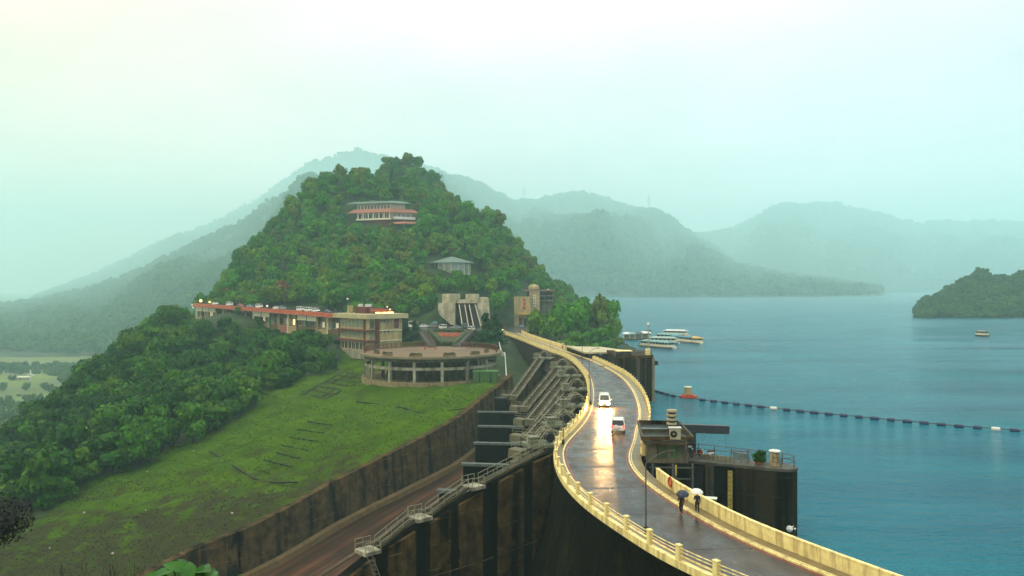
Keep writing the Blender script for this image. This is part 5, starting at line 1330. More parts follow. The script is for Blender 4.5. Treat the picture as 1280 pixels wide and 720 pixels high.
# green shed
p = Z(690, 420, 7.5); T = thing('green_shed', 'small bright green shed behind the crest parapet', 'shed', p)
MB().box(p+Vector((0, 0, 1.2)), (6.6, 3.5, 2.4)).build('wall', mat('lime_wall', (.20, .34, .05), .6, .2), T); MB().box(p+Vector((0, 0, 2.5)), (7.2, 4, .22)).build('roof', mat('lime_roof', (.28, .42, .10), .5, .2), T)
MB().box(p+Vector((-1.9, -1.78, 1.1)), (.9, .08, 1.9)).build('door', 'dark', T)
p = Z(672, 418, 7.5); T = thing('guard_hut', 'low dark hut between the shed and the sign building', 'hut', p)
MB().box(p+Vector((0, 0, .9)), (7, 3, 1.6)).build('wall', 'concd', T); MB().box(p+Vector((0, 0, 1.8)), (7.6, 3.5, .18)).build('roof', mat('yellow_roof', (.35, .33, .08), .6, .2), T)
# blue hillside board
c = P(499, 351, 400); T = thing('blue_board', 'small blue signboard among the hillside trees', 'sign', c)
MB().box(c, (3.0, .15, 1.7)).build('board', mat('board_blue', (.02, .10, .45), .5, .1), T); MB().tube([c-Vector((0, 0, 4)), c], .1, 5).build('post', 'grail', T)

# lakeside terrace slab near the crest
T = thing('intake_terrace', 'cream topped slab terrace beside the toothed parapet', 'terrace', Z(757, 437, 9.6))
slab = [Z(706, 431.5, 9.7), Z(722, 433, 9.7), Z(752, 433.5, 9.7), Z(785, 438.2, 9.7), Z(784, 440.5, 9.7), Z(757, 440, 9.7), Z(738, 440.5, 9.7), Z(730, 440, 9.7)]
MB().prism(slab, 9.3, 9.7).build('slab', mat('slab_cream', (.62, .55, .32), .6, .2, .4, wear=(.4, .35, .2)), T)
cc_ = sum((Vector(p[:2]) for p in slab), Vector((0, 0)))/8
MB().prism([tuple(cc_+(Vector(p[:2])-cc_)*.93) for p in slab], -8, 9.29).build('base', 'pierd', T)
# intake tower 2
T = thing('intake_tower', 'dark concrete intake tower rising from the lake beside the crest bend', 'tower', P(795, 445, 195))
ti = [(24.9, 187.8), (33.3, 190.5), (33.6, 193), (33.0, 206), (24.6, 206)]
MB().prism(ti, -18, 10.4).build('shaft', 'pierd', T); MB().prism([(24.7, 187.4), (33.6, 190.1), (33.9, 193), (33.3, 206.3), (24.4, 206.3)], 10.4, 11.0).build('cap', 'concd', T)
dti = Vector((11.1, 3.5)).normalized()
for u, ww in ((1.2, .35), (4.6, .9), (6.9, .3)):
    a = Vector(ti[0])+dti*u; n = Vector((dti.y, -dti.x)); MB().prism([a, a+dti*ww, a+dti*ww+n*.35, a+n*.35], -3, 10.3).build('rib', 'conc' if ww > .8 else 'concd', T)
MB().prism([(33.31, 190.0), (33.9, 190.1), (34.0, 192.5), (33.45, 192.8)], -3, 10.35).build('guide_rail', mat('guide', (.25, .20, .10), .8, .3, .5), T)
q = MB()
rl = [(25.0, 187.9), (33.2, 190.6), (33.4, 193), (32.9, 205.6)]
for h in (.5, 1.0): q.tube([(x, y, 11+h) for x, y in rl], .04, 4)
for a, b in zip(rl, rl[1:]):
    for k in range(5): q.tube([(a[0]+(b[0]-a[0])*k/5, a[1]+(b[1]-a[1])*k/5, 11), (a[0]+(b[0]-a[0])*k/5, a[1]+(b[1]-a[1])*k/5, 12)], .04, 4)
q.build('guard_rail', 'grail', T)
MB().box((26.6, 191.0, 12.0), (3.9, 3.2, .22)).build('canopy', 'cream', T); MB().box((26.6, 191.6, 11.4), (3.6, 2.2, .9)).build('canopy_box', 'dark', T)
T = thing('beacon_mast', 'slender beacon mast with lamp head on the intake tower', 'mast', (33, 192, 11))
MB().box((32.6, 192, 11.7), (1.1, 1.1, 1.4)).build('base', 'cream', T); MB().tube([(32.7, 192, 12.4), (32.7, 192, 18.0)], [.17, .12], 6).build('pole', 'concl', T)
MB().lathe((32.7, 192, 18.2), [(0, -.3), (.35, -.1), (.35, .3), (0, .6)], 8).build('lamp_head', 'white', T)
MB().bar((32.0, 192, 16.8), (33.5, 192, 16.8), .12, .25).build('cross_arm', 'grail', T); MB().bar((32.2, 192, 15.9), (33.3, 192, 15.9), .12, .4).build('loudspeaker', 'grail', T)
T = thing('float_box', 'small dark float moored against the intake tower', 'float', P(818, 458, 200))
c = P(818, 455, 198); MB().box(c, (1.6, 1.2, .5)).box(c+Vector((.4, 0, .5)), (.8, .8, .6)).build('bracket', 'dark', T)

# intake pier 1
front = [(15.5, 91.6), (20.0, 90.4), (24, 88.6), (28.0, 86.6), (29.6, 86.0), (30.6, 86.3), (31.1, 87.2), (30.9, 88.3), (29.6, 89.8), (25, 92.6), (20.8, 95.3), (16.5, 97.5)]
T = thing('intake_pier', 'dark mossy concrete intake pier with rounded end in the lake', 'pier', (22, 90, 0))
MB().prism(front, -16, 7.2).build('body', 'pierd', T)
cf = sum((Vector(p) for p in front), Vector((0, 0)))/len(front)
MB().prism([tuple(cf+(Vector(p)-cf)*1.015) for p in front], 7.2, 7.5).build('deck_slab', mat('pier_top', (.10, .095, .07), .6, .4, 1, wear=(.2, .18, .12)), T)
def onfront(x): 
    ys = [p[1] for p in front[:5]]; return float(np.interp(x, [p[0] for p in front[:5]], ys))
for xx, ww, mm in ((16.4, .7, 'conc'), (18.2, .45, 'conc'), (19.6, 1.0, 'conc'), (22.1, .9, 'conc')):
    y_ = onfront(xx); MB().box((xx, y_-.1, 2.4), (ww, .7, 9.5), rz=-.35).build('buttress', mat('butt_conc', (.075, .066, .035), .85, .4, .8, streak=((.02, .02, .015), 1.0), coord='World'), T)
for xx in (21.0,): MB().box((xx, onfront(xx)-.02, 1.4), (1.0, .12, 11), rz=-.35).build('gate_slot', 'dark', T)
# gauge board
xg = 24.1; p = Vector((xg, onfront(xg)-.16, 4.6)); T = thing('water_gauge', 'yellow water level gauge board on the dark intake pier', 'gauge board', p)
MB().box(p, (.50, .08, 4.4), rz=-.42).build('board', 'yellow', T)
for k in range(9): MB().box(p+Vector((-.08 if k % 2 else .0, -.055, -2.0+k*.5)), (.22 if k % 2 else .34, .03, .06), rz=-.42).build('mark', 'dark', T)
# guard rail of the pier
T = thing('pier_railing', 'dark steel railing round the lake side of the intake pier', 'railing', (22, 94, 7.5))
rl = [(18.5, 96.0), (20.6, 95.0), (24.9, 92.3), (29.4, 89.5), (30.6, 88.1), (30.8, 87.2), (30.3, 86.6), (29.5, 86.3), (28.2, 86.9)]
for h in (.62, 1.15): MB().tube([(x, y, 7.5+h) for x, y in rl], .045, 5).build('rail', 'grail', T)
L_ = resample([Vector(p) for p in rl], 1.95)
for p in L_: MB().tube([(p.x, p.y, 7.4), (p.x, p.y, 8.65)], .06, 5).build('post', 'grail', T)
# kiosk
c = Vector((28.9, 88.0, 7.5)); T = thing('round_kiosk', 'round weathered cream kiosk with white cap on the pier end', 'kiosk', c)
MB().cyl(c, .52, 1.4, 18).build('body', mat('kiosk_paint', (.55, .46, .24), .7, .3, 1.5, streak=((.20, .13, .05), 2, .3)), T)
MB().cyl(c+Vector((0, 0, 1.41)), .56, .1, 18).build('band', 'dark', T); MB().lathe(c+Vector((0, 0, 1.51)), [(.64, 0), (.64, .1), (.5, .18), (0, .22)], 18).build('cap', 'white', T)
bush = crown_mesh('crown', 5, .9, 2.0, 7, 500, .16, 'bushg'); T = thing('potted_bush', 'dark green bush beside the round kiosk', 'bush', (27.3, 88.6, 7.5)); T['_o'] = (0., 0., 0.)
bush.build('foliage', 'treelow', T); MB().cyl((0, 0, 0), .35, .4, 10, .45).build('pot', 'terrac', T)
T = thing('pier_shrub', 'low shrub growing at the inner end of the intake pier', 'shrub', (19.6, 92.0, 7.4)); T['_o'] = (0., 0., 0.); crown_mesh('crown', 6, .8, 1.4, 6, 350, .14, 'x').build('foliage', 'treelow', T); MB().tube([(0, 0, -.2), (0, 0, .6)], .06, 5).build('stem', 'bark', T)
T = thing('equipment_frame', 'grey covered equipment frame leaning on the pier rail', 'equipment', (25.6, 89.6, 7.5)); c = Vector((25.6, 89.6, 7.5))
MB().extr([c+Vector((-1.0, -.3, .35)), c+Vector((1.0, -.5, .25)), c+Vector((.8, -.4, 1.0)), c+Vector((-.7, -.2, 1.15))], (0, .25, 0)).build('cover', mat('grey_cover', (.14, .20, .19), .6, .3, 2), T)
for dx in (-.8, 0, .8): MB().tube([c+Vector((dx, -.3, 0)), c+Vector((dx, .2, 1.3))], .05, 4).build('leg', 'grail', T)
MB().tube([c+Vector((-1.1, .1, 1.3)), c+Vector((1.2, -.1, 1.15))], .05, 4).build('bar', 'redw', T)
q = MB()
for k in range(8): p = Vector((21.6+k*.42, 91.4-k*.22, 7.5)); q.box(p+Vector((0, 0, .28)), (.06, .5, .56), rz=.4)
q.box((23.0, 90.7, 7.8), (3.2, .07, .07), rz=-.48)
tag(q.build('bicycle_rack', 'rail', org=(23, 90.7, 7.5)), 'low pale rack along the pier edge between scooter and cover', 'rack')

# scooters
def scooter(loc, rz, label, pm):
    T = thing('scooter', label, 'scooter', loc); T['_o'] = (0., 0., 0.); T.rotation_euler = (0, 0, rz)
    for y in (-.62, .62): 
        w_ = MB().lathe((0, 0, 0), [(.17, -.05), (.25, -.06), (.27, 0), (.25, .06), (.17, .05)], 14); w_.v = [(z, x+y, yy+.27) for x, yy, z in w_.v]; W = w_.build('wheel', 'rubber', T)
    MB().box((0, -.05, .32), (.3, .55, .08)).build('footboard', 'dark', T)
    MB().loft([[Vector((x, y, z)) for x, y, z in r_] for r_ in ([(-.16, -.85, .55), (-.17, -.3, .42), (-.15, -.15, .4)], [(-.17, -.85, .72), (-.18, -.35, .72), (-.16, -.2, .68)], [(.17, -.85, .72), (.18, -.35, .72), (.16, -.2, .68)], [(.16, -.85, .55), (.17, -.3, .42), (.15, -.15, .4)])]).build('body_panel', pm, T)
    MB().box((0, -.5, .78), (.30, .70, .12)).build('seat', 'rubber', T)
    MB().extr([(-.17, .30, .35), (-.2, .42, .95), (-.12, .5, .98), (-.12, .48, .4)], (.34, 0, 0)).build('leg_shield', pm, T)
    MB().tube([(0, .62, .3), (0, .45, .95), (0, .40, 1.05)], .04, 5).build('fork', 'dark', T); MB().tube([(-.33, .32, 1.08), (0, .42, 1.05), (.33, .32, 1.08)], .025, 5).build('handlebar', 'dark', T)
    MB().lathe((0, .5, .98), [(0, .1), (.1, .05), (.1, -.05), (0, -.1)], 8).build('headlight', 'white', T)
    for s in (-1, 1): MB().tube([(s*.3, .35, 1.08), (s*.36, .36, 1.28)], .018, 4).build('mirror', 'dark', T)
    return T
scooter((21.2, 92.1, 7.5), 1.9, 'white and red scooter parked on the intake pier', 'crd')
scooter((22.3, 91.7, 7.5), 1.75, 'white fronted dark scooter with mirrors at the pier railing', 'cw')

# pier house
zb = 8.0; hx = [(14.75, 87.8), (19.3, 87.6), (19.9, 96.6), (15.9, 97.2)]
T = thing('pier_house', 'small grey flat-roofed pier house with green shuttered windows', 'building', (17.5, 90, zb))
MB().prism(hx, zb-.2, 10.15).build('wall', mat('house_wall', (.19, .175, .105), .8, .3, 1, streak=((.08, .07, .045), 1, .15)), T)
Fh = Face(hx[0], Vector(hx[1])-Vector(hx[0]))
Fh.win(T, 1.25, 2.25, 8.45, 9.75, 'glassg', 'olive', 1); Fh.win(T, 2.6, 3.5, 8.45, 9.75, 'glassg', 'green', 1)
Fh.box(MB(), 1.15, 1.24, 8.3, 9.85, .003, .12).build('shutter_edge', 'dark', T)
rf_ = [(14.2, 87.1), (19.7, 86.95), (20.3, 97.1), (15.4, 97.8)]
MB().prism(rf_, 10.15, 10.4).build('roof', mat('wet_roof', (.08, .10, .10), .15, .3, .6, spec=.7), T)
for i, (a, b) in enumerate(zip(rf_, rf_[1:]+rf_[:1])):
    a = Vector((*a, 10.62)); b = Vector((*b, 10.62)); d = (b-a).normalized()*.13; MB().bar(a+d, b-d, .24, .46).build('roof_parapet', ['concd', 'olive', 'concd', 'olive'][i], T)
MB().bar((14.85, 92, 10.6), (19.9, 91.8, 10.6), .24, .42).build('roof_beam', 'olive', T)
Fh.box(MB(), -.3, 4.9, 9.95, 10.15, .004, .85).build('eave', 'concd', T)
c = Vector((18.9, 94.6, 10.4)); 
V_ = MB().cyl(c, .42, 2.2, 16).build('vent_drum', 'concd', T)
for k in range(4): MB().lathe(c+Vector((0, 0, .45+k*.5)), [(0, 0), (.60, 0), (.64, .08), (.60, .26), (0, .30)], 20).build('vent_ring', mat('vent_paint', (.45, .43, .26), .7, .25, 1), V_)
T = thing('air_conditioner', 'boxy cream air conditioner with round fan on the pier house roof edge', 'air conditioner', (17.7, 87.2, 10.5))
MB().box((17.75, 87.15, 11.15), (1.15, .6, 1.2), rz=-.03).build('case', mat('ac_case', (.48, .46, .28), .6, .15), T); MB().box((17.75, 87.15, 11.8), (1.35, .75, .09), rz=-.03).build('cover', 'white', T)
f = MB(); f.lathe((0, 0, 0), [(0, 0), (.34, 0), (.38, .05), (.30, .07), (.28, .03), (0, .03)], 18); f.v = [(17.55+x, 86.84-z, 11.15+y) for x, y, z in f.v]; f.build('fan', 'dark', T)
f = MB(); f.lathe((0, 0, 0), [(0, 0), (.11, 0), (.11, .08), (0, .08)], 10); f.v = [(17.55+x, 86.78-z, 11.15+y) for x, y, z in f.v]; f.build('fan_hub', 'yellow', T)
MB().tube([(18.35, 87.0, 10.9), (18.85, 86.9, 10.8), (18.95, 86.9, 10.2), (18.9, 86.95, 9.5)], .05, 5).build('pipe', 'concl', T)
# crane beam frame behind the house
T = thing('gantry_beam', 'dark steel gantry beam on a column beside the pier house', 'gantry', (20.5, 94, 7.5))
MB().box((21.2, 95.0, 8.6), (1.15, 1.0, 3.0), rz=-.1).build('column', 'steel', T)
MB().bar((19.95, 95.2, 10.35), (25.7, 94.9, 10.2), .9, .95).build('beam', 'steel', T); MB().tube([(25.2, 94.4, 9.9), (25.2, 94.4, 7.6)], .02, 4).build('chain', 'grail', T)
MB().box((20.95, 94.4, 8.9), (.5, .12, .7), rz=-.1).build('panel', 'conc', T); MB().box((20.95, 94.35, 8.3), (.6, .1, .2), rz=-.1).build('plate', 'white', T)
# shaded stage under the house with pipes
T = thing('stage_frame', 'dark open stage frame below the pier house', 'frame', (17, 87, 5))
for z_ in (4.0, 5.2, 6.4, 7.6): MB().bar((14.9, 86.6, z_), (19.6, 86.2, z_), .12, .14).build('beam', 'grail', T)
for x_ in (15.2, 17.4, 19.5): MB().box((x_, 86.4, 2), (.22, .22, 12)).build('post', 'grail', T)
MB().prism([(14.0, 87.5), (19.4, 87.3), (19.9, 92), (15, 92)], -14, 7.75).build('pedestal', 'pierd', T)
p = Z(846, 617, 8.9); T = thing('depth_post', 'thin yellow post behind the parapet by the walkers', 'post', P(845, 612, 75))
c = P(845, 612, 75); MB().box(c+Vector((0, 0, .7)), (.14, .14, 3.2)).build('post', 'yellow', T); MB().box(c+Vector((0, 0, .9)), (.16, .16, .9)).build('band', 'olive', T)
# lifebuoy on parapet
p = pt(RF, 74.5, 1.60, 8.85); T = thing('lifebuoy', 'red lifebuoy hanging on the cream parapet', 'lifebuoy', p)
p_, n_3 = atY(RF, 74.5); tt = Vector((-n_3.y, n_3.x, 0))
MB().tube([p+tt*(.34*math.cos(a))+Vector((0, 0, .42*math.sin(a))) for a in [2*math.pi*k/20 for k in range(20)]], .09, 8, closed=True).build('ring', 'orangeb', T)
MB().tube([p+Vector((0, 0, .4)), p+Vector((0, 0, .55))], .03, 4).build('hook', 'dark', T)
# white cabinet lid behind parapet
c = P(889, 622.5, 74); T = thing('cabinet', 'flat white topped cabinet just outside the parapet', 'cabinet', c)
MB().box(c, (1.05, .8, .06), rz=-.3).build('lid', 'white', T); MB().box(c-Vector((0, 0, .6)), (.9, .6, 1.1), rz=-.3).build('body', 'conc', T); MB().box(c-Vector((0, 0, 5)), (.2, .2, 8)).build('leg', 'grail', T)
c = P(987, 661, 84.5); T = thing('bracket_lamp', 'white globe fitting at the foot of the intake pier', 'lamp', c)
MB().lathe(c, [(0, .35), (.25, .25), (.36, 0), (.25, -.25), (0, -.35)], 12).build('globe', 'white', T); MB().tube([c+Vector((.1, 0, 0)), c+Vector((.6, .6, .1))], .06, 5).build('bracket', 'white', T); MB().lathe(c+Vector((.55, 0, 0)), [(0, .14), (.14, 0), (0, -.14)], 8).build('knob', 'white', T)

# ------------------------------------------------------------------ lamp posts
def lamp_post(base, H_, arm, lx, label, back=False):
    T = thing('lamp_post', label, 'lamp post', base, 'lamp posts along the crest road'); b = Vector(base)
    MB().cyl(b, .16, .55, 8).build('base', 'dark', T); MB().tube([b+Vector((0, 0, .5)), b+Vector((0, 0, H_-.9))], [.075, .055], 6).build('pole', 'grail', T)
    k = [b+Vector((0, 0, H_-.9))]
    for i in range(1, 7):
        t = i/6; k.append(b+Vector((arm*lx*t, 0, H_-.9+.9*math.sin(t*math.pi/2))))
    MB().tube(k, .04, 5).build('arm', 'grail', T)
    e = k[-1]; MB().box(e+Vector((.22*lx, 0, .0)), (.7, .24, .13)).build('lamp_head', 'conc', T)
lamp_post(pt(LF, 61, 1.55, 8), 6.35, 1.7, 1, 'tall curved lamp post on the crest road in front of the pier house')
for y_, H_, ln, nm in ((97, 6.6, 1.6, 'at the head of the stair wall'), (130, 6.2, 1.7, 'left of the oncoming van'), (168, 6.3, 1.6, 'at the inner bend'), (190, 6.3, 1.5, 'just past the inner bend'), (216, 6.2, 1.5, 'third beyond the bend'), (244, 6.2, 1.5, 'farthest, by the abutment wall')):
    lamp_post(pt(LF, y_, .75, 8.1), H_, ln, -1 if y_ == 97 else 1, 'thin dark lamp post on the crest road '+nm)

# ------------------------------------------------------------------ vehicles
ST = dict(sedan=(4.5, 1.75, .88, 1.42, -1.75, 1.05, -1.0, .35), suv=(4.3, 1.82, 1.02, 1.75, -2.08, 1.0, -1.92, .45), van=(4.6, 1.76, 1.10, 1.92, -2.22, 1.9, -2.12, 1.15), bus=(7.5, 2.2, 1.3, 2.7, -3.7, 3.6, -3.65, 3.3))
def car(style, pm, loc, rz, label, group=None, lights=None, spare=False, rear=None, kit=None):
    L, W, bz, rz2, c0, c1, r0, r1 = ST[style]
    T = thing('parked_car' if lights is None else 'moving_car', label, 'minibus' if style == 'bus' else ('van' if style == 'van' else 'car'), loc, group); T['_o'] = (0., 0., 0.); T.rotation_euler = (0, 0, rz)
    h = W/2; z0 = .28; stn = [(-L/2, .82, z0+.14, bz*.80), (-L/2+.12, .95, z0, bz*.97), (-L/2+.6, 1, z0-.03, bz), (0, 1, z0-.03, bz), (c1, 1, z0-.03, bz), (L/2-.35, .96, z0, bz-.12), (L/2-.08, .88, z0+.05, bz-.24), (L/2, .78, z0+.14, bz-.36)]
    rows = [[Vector((x, y, z)) for x, z in ((-h*w_*.93, a), (-h*w_, a+.12), (-h*w_, (a+b)/2), (-h*w_*.97, b-.05), (-h*w_*.90, b), (0, b+.03), (h*w_*.90, b), (h*w_*.97, b-.05), (h*w_, (a+b)/2), (h*w_, a+.12), (h*w_*.93, a), (0, a))]+[Vector((-h*w_*.93, y, a))] for y, w_, a, b in stn]
    mb = MB().loft(rows); n = 13; mb.f += [tuple(range(n-1)), tuple(len(mb.v)-n+k for k in range(n-1))]
    B = mb.build('body', pm, T, smooth=False)
    wi, wt = h*.93, h*.76
    bot = [(-wi, c0), (wi, c0), (wi, c1), (-wi, c1)]; top = [(-wt, r0), (wt, r0), (wt, r1), (-wt, r1)]
    MB().add([(x, y, bz-.02) for x, y in bot]+[(x, y, rz2-.06) for x, y in top], [(0,3,2,1),(4,5,6,7),(0,1,5,4),(1,2,6,5),(2,3,7,6),(3,0,4,7)]).build('window_glass', 'glass', T)
    MB().add([(x*1.04, y*1.0+(.04 if y > 0 else -.04), rz2-.07) for x, y in top]+[(x*.86, y*.93, rz2) for x, y in top], [(0,3,2,1),(4,5,6,7),(0,1,5,4),(1,2,6,5),(2,3,7,6),(3,0,4,7)]).build('roof', pm, T)
    for i in range(4): MB().bar((bot[i][0]*1.01, bot[i][1]*1.0, bz-.02), (top[i][0]*1.02, top[i][1]*1.0, rz2-.05), .09, .09).build('pillar', pm, T)
    for s in (-1, 1):
        MB().bar((s*wi*1.01, (c0+c1)/2-.1, bz), (s*wt*1.03, (r0+r1)/2, rz2-.05), .08, .06).build('pillar', pm, T)
    wr = .31 if style != 'bus' else .42
    for sx in (-1, 1):
        for sy in (-1, 1):
            q = MB().lathe((0, 0, 0), [(0, -.10), (wr*.6, -.10), (wr, -.08), (wr, .08), (wr*.6, .10), (0, .10)], 14)
            q.v = [(z+sx*(h-.1), x+sy*L*.31, y+wr) for x, y, z in q.v]; Wh = q.build('wheel', 'rubber', T)
            q = MB().lathe((0, 0, 0), [(0, .02), (wr*.55, .02), (wr*.58, 0)], 10); q.v = [(sx*(z+h+.005), x+sy*L*.31, y+wr) for x, y, z in q.v]; q.build('rim', 'cs', Wh)
    MB().box((0, L/2+.01, z0+.18), (W*.86, .12, .22)).build('bumper', pm if kit else 'dark', T); MB().box((0, -L/2-.01, z0+.18), (W*.86, .12, .22)).build('bumper', pm if spare else 'dark', T)
    for s in (-1, 1):
        q = MB().lathe((0, 0, 0), [(0, .05), (.12, .04), (.14, 0)], 12); q.v = [(x+s*h*.66, L/2+.03+z, y+bz-.42) for x, y, z in q.v]
        q.build('headlight', 'headl' if lights == 'on' else ('headw' if lights == 'dim' else 'white'), T)
        MB().box((s*h*.80, -L/2-.0, bz-.18), (.16, .12, .42 if style in ('suv', 'van') else .2)).build('tail_light', 'tailon' if rear else 'taill', T)
        MB().box((s*(h+.1), c1-.35, bz+.12), (.16, .1, .16)).build('mirror', pm if not spare else 'dark', T)
    MB().box((0, -L/2-.035, z0+.42), (.42, .03, .16)).build('number_plate', 'white', T)
    if lights: MB().box((0, L/2+.055, z0+.3), (.40, .03, .15)).build('number_plate', 'white', T); MB().box((0, L/2+.04, bz-.42), (.7, .05, .14)).build('grille', 'dark', T)
    if spare:
        q = MB().lathe((0, 0, 0), [(0, .22), (.27, .22), (.33, .16), (.33, 0), (0, 0)], 18); q.v = [(x-.25, -L/2-.02-z, y+.78) for x, y, z in q.v]; q.build('spare_wheel_cover', pm, T)
    return T
hdv = math.atan2(-.09, 1)
p = Z(755.5, 507, 8); VAN = car('van', 'cw', p, math.pi-.10, 'oncoming white van with glaring headlights on the wet crest road', lights='on', kit=True)
p = Z(772.5, 538, 8); SUV = car('suv', 'cw', p, -.13, 'white off-road car seen from behind with spare wheel', lights=None, spare=True, rear=True); SUV.name = 'moving_car'
# headlamp beams
for s in (-1, 1):
    l = bpy.data.lights.new('headlamp_beam', 'SPOT'); l.energy = 2600; l.color = (1, .72, .32); l.spot_size = R_(44); l.spot_blend = .9; l.shadow_soft_size = .12
    lo = bpy.data.objects.new('headlamp_beam', l); col.objects.link(lo); lo.parent = VAN; lo.location = (s*.58, 2.55, .72); lo.rotation_euler = (R_(90-11), 0, 0)
gC = 'cars parked on the plaza'
cars_ = [(511, 403.5, 'bus', 'cw', 1.5, 'long white minibus beside the terrace house'), (521, 404.5, 'sedan', 'crd', 1.9, 'small red car next to the white minibus'), (529, 406, 'sedan', 'cw', 1.8, 'white sedan left of the blue parasol'), (541, 406, 'suv', 'cs', 1.4, 'silver car under the blue parasol'),
         (553.5, 409.5, 'van', 'cw', .5, 'white box-shaped van above the flower bed'), (570, 409.5, 'sedan', 'cs', 1.7, 'pale car low behind the flower bed hedge'), (580.5, 408.5, 'van', 'cteal', .2, 'teal van at the foot of the monument stairs'), (589.5, 411.5, 'suv', 'cw', -.3, 'white car right of the teal van, by the conifer')]
for px, py, st_, pm, rz, lb in cars_:
    p = Z(px, py+1.8, 10.6); Yc_ = min(p.y, 331); p = Vector(((px-640)/1000*Yc_, Yc_, 10.62))
    car(st_, pm, p, rz, lb, gC)
for px, py, st_, pm, rz, lb in [(642.5, 402.2, 'suv', 'cw', .6, 'white car parked left of the sign building door'), (658.5, 402, 'sedan', 'cs', .2, 'pale car parked under the yellow canopy'), (668, 402.5, 'sedan', 'cw', .3, 'white car parked right of the yellow canopy'), (693, 405.5, 'sedan', 'cw', 1.3, 'white car half hidden under the grove trees'), (708, 404, 'sedan', 'cs', 1.3, 'silver car deep under the grove trees')]:
    p = Z(px, py, 8.0); car(st_, pm, p, rz, lb, 'cars parked by the sign building')
p = Z(628, 413.5, 8.0); car('van', 'crd', p, math.pi-.2, 'red van with lit headlamps entering the crest road', lights='dim')
for i, (px, st_, pm) in enumerate([(268, 'sedan', 'cw'), (286, 'van', 'cw'), (300, 'sedan', 'crd'), (312, 'sedan', 'cs'), (323, 'van', 'cw'), (345, 'sedan', 'cw'), (352, 'suv', 'cs'), (375, 'van', 'cw'), (385, 'van', 'cw'), (394, 'suv', 'cw'), (408, 'sedan', 'cd')]):
    u = (px-247)/178.; u = np.interp(px, [247, 425], [0, 1]); Yc = 1/((1-u)/408+u/308.); x = (px-640)/1000*Yc; uu = (Vector((x, Yc))-o0_).dot(FB.d); z = zr_(uu)+.75
    MBp = None
    car(st_, pm, (x, Yc+1, z), math.atan2(FB.d.y, FB.d.x)-math.pi/2, f"{dict(cw='white', crd='red', cs='silver', cd='dark')[pm]} {'van' if st_ == 'van' else 'car'} parked above the orange roof, " + ['nearest the bright lamps', 'second white one from the lamps', 'the only red one', 'right of the red one', 'tall one past the red car', 'before the roof middle', 'at the roof middle', 'first of the tall white row', 'middle of the tall white row', 'end of the tall white row', 'by the house antenna'][i], 'cars above the orange roof')
# roadside deck those cars stand on
q = MB()
for k in range(20):
    u0, u1 = Lb*k/20, Lb*(k+1)/20; z = zr_(u0); FB.box(q, u0, u1, z-1.2, z+.72, -14, -3.0)
struct(q.build('hillside_road', PM))
# blue parasol
p = Vector((-32.0, 332, 10.6)); T = thing('parasol', 'bright blue parasol standing by the silver car', 'parasol', p)
MB().lathe(p+Vector((0, 0, 2.1)), [(1.3, 0), (.7, .4), (0, .6)], 10).build('canopy', 'bluep', T); MB().tube([p, p+Vector((0, 0, 2.4))], .04, 5).build('pole', 'white', T)
p = Z(652, 414, 8.1); T = thing('parasol', 'light blue parasol at the end of the crest parapet', 'parasol', p)
MB().lathe(p+Vector((0, 0, 2.1)), [(1.3, 0), (.7, .4), (0, .6)], 10).build('canopy', 'bluep', T); MB().tube([p, p+Vector((0, 0, 2.4))], .04, 5).build('pole', 'white', T)

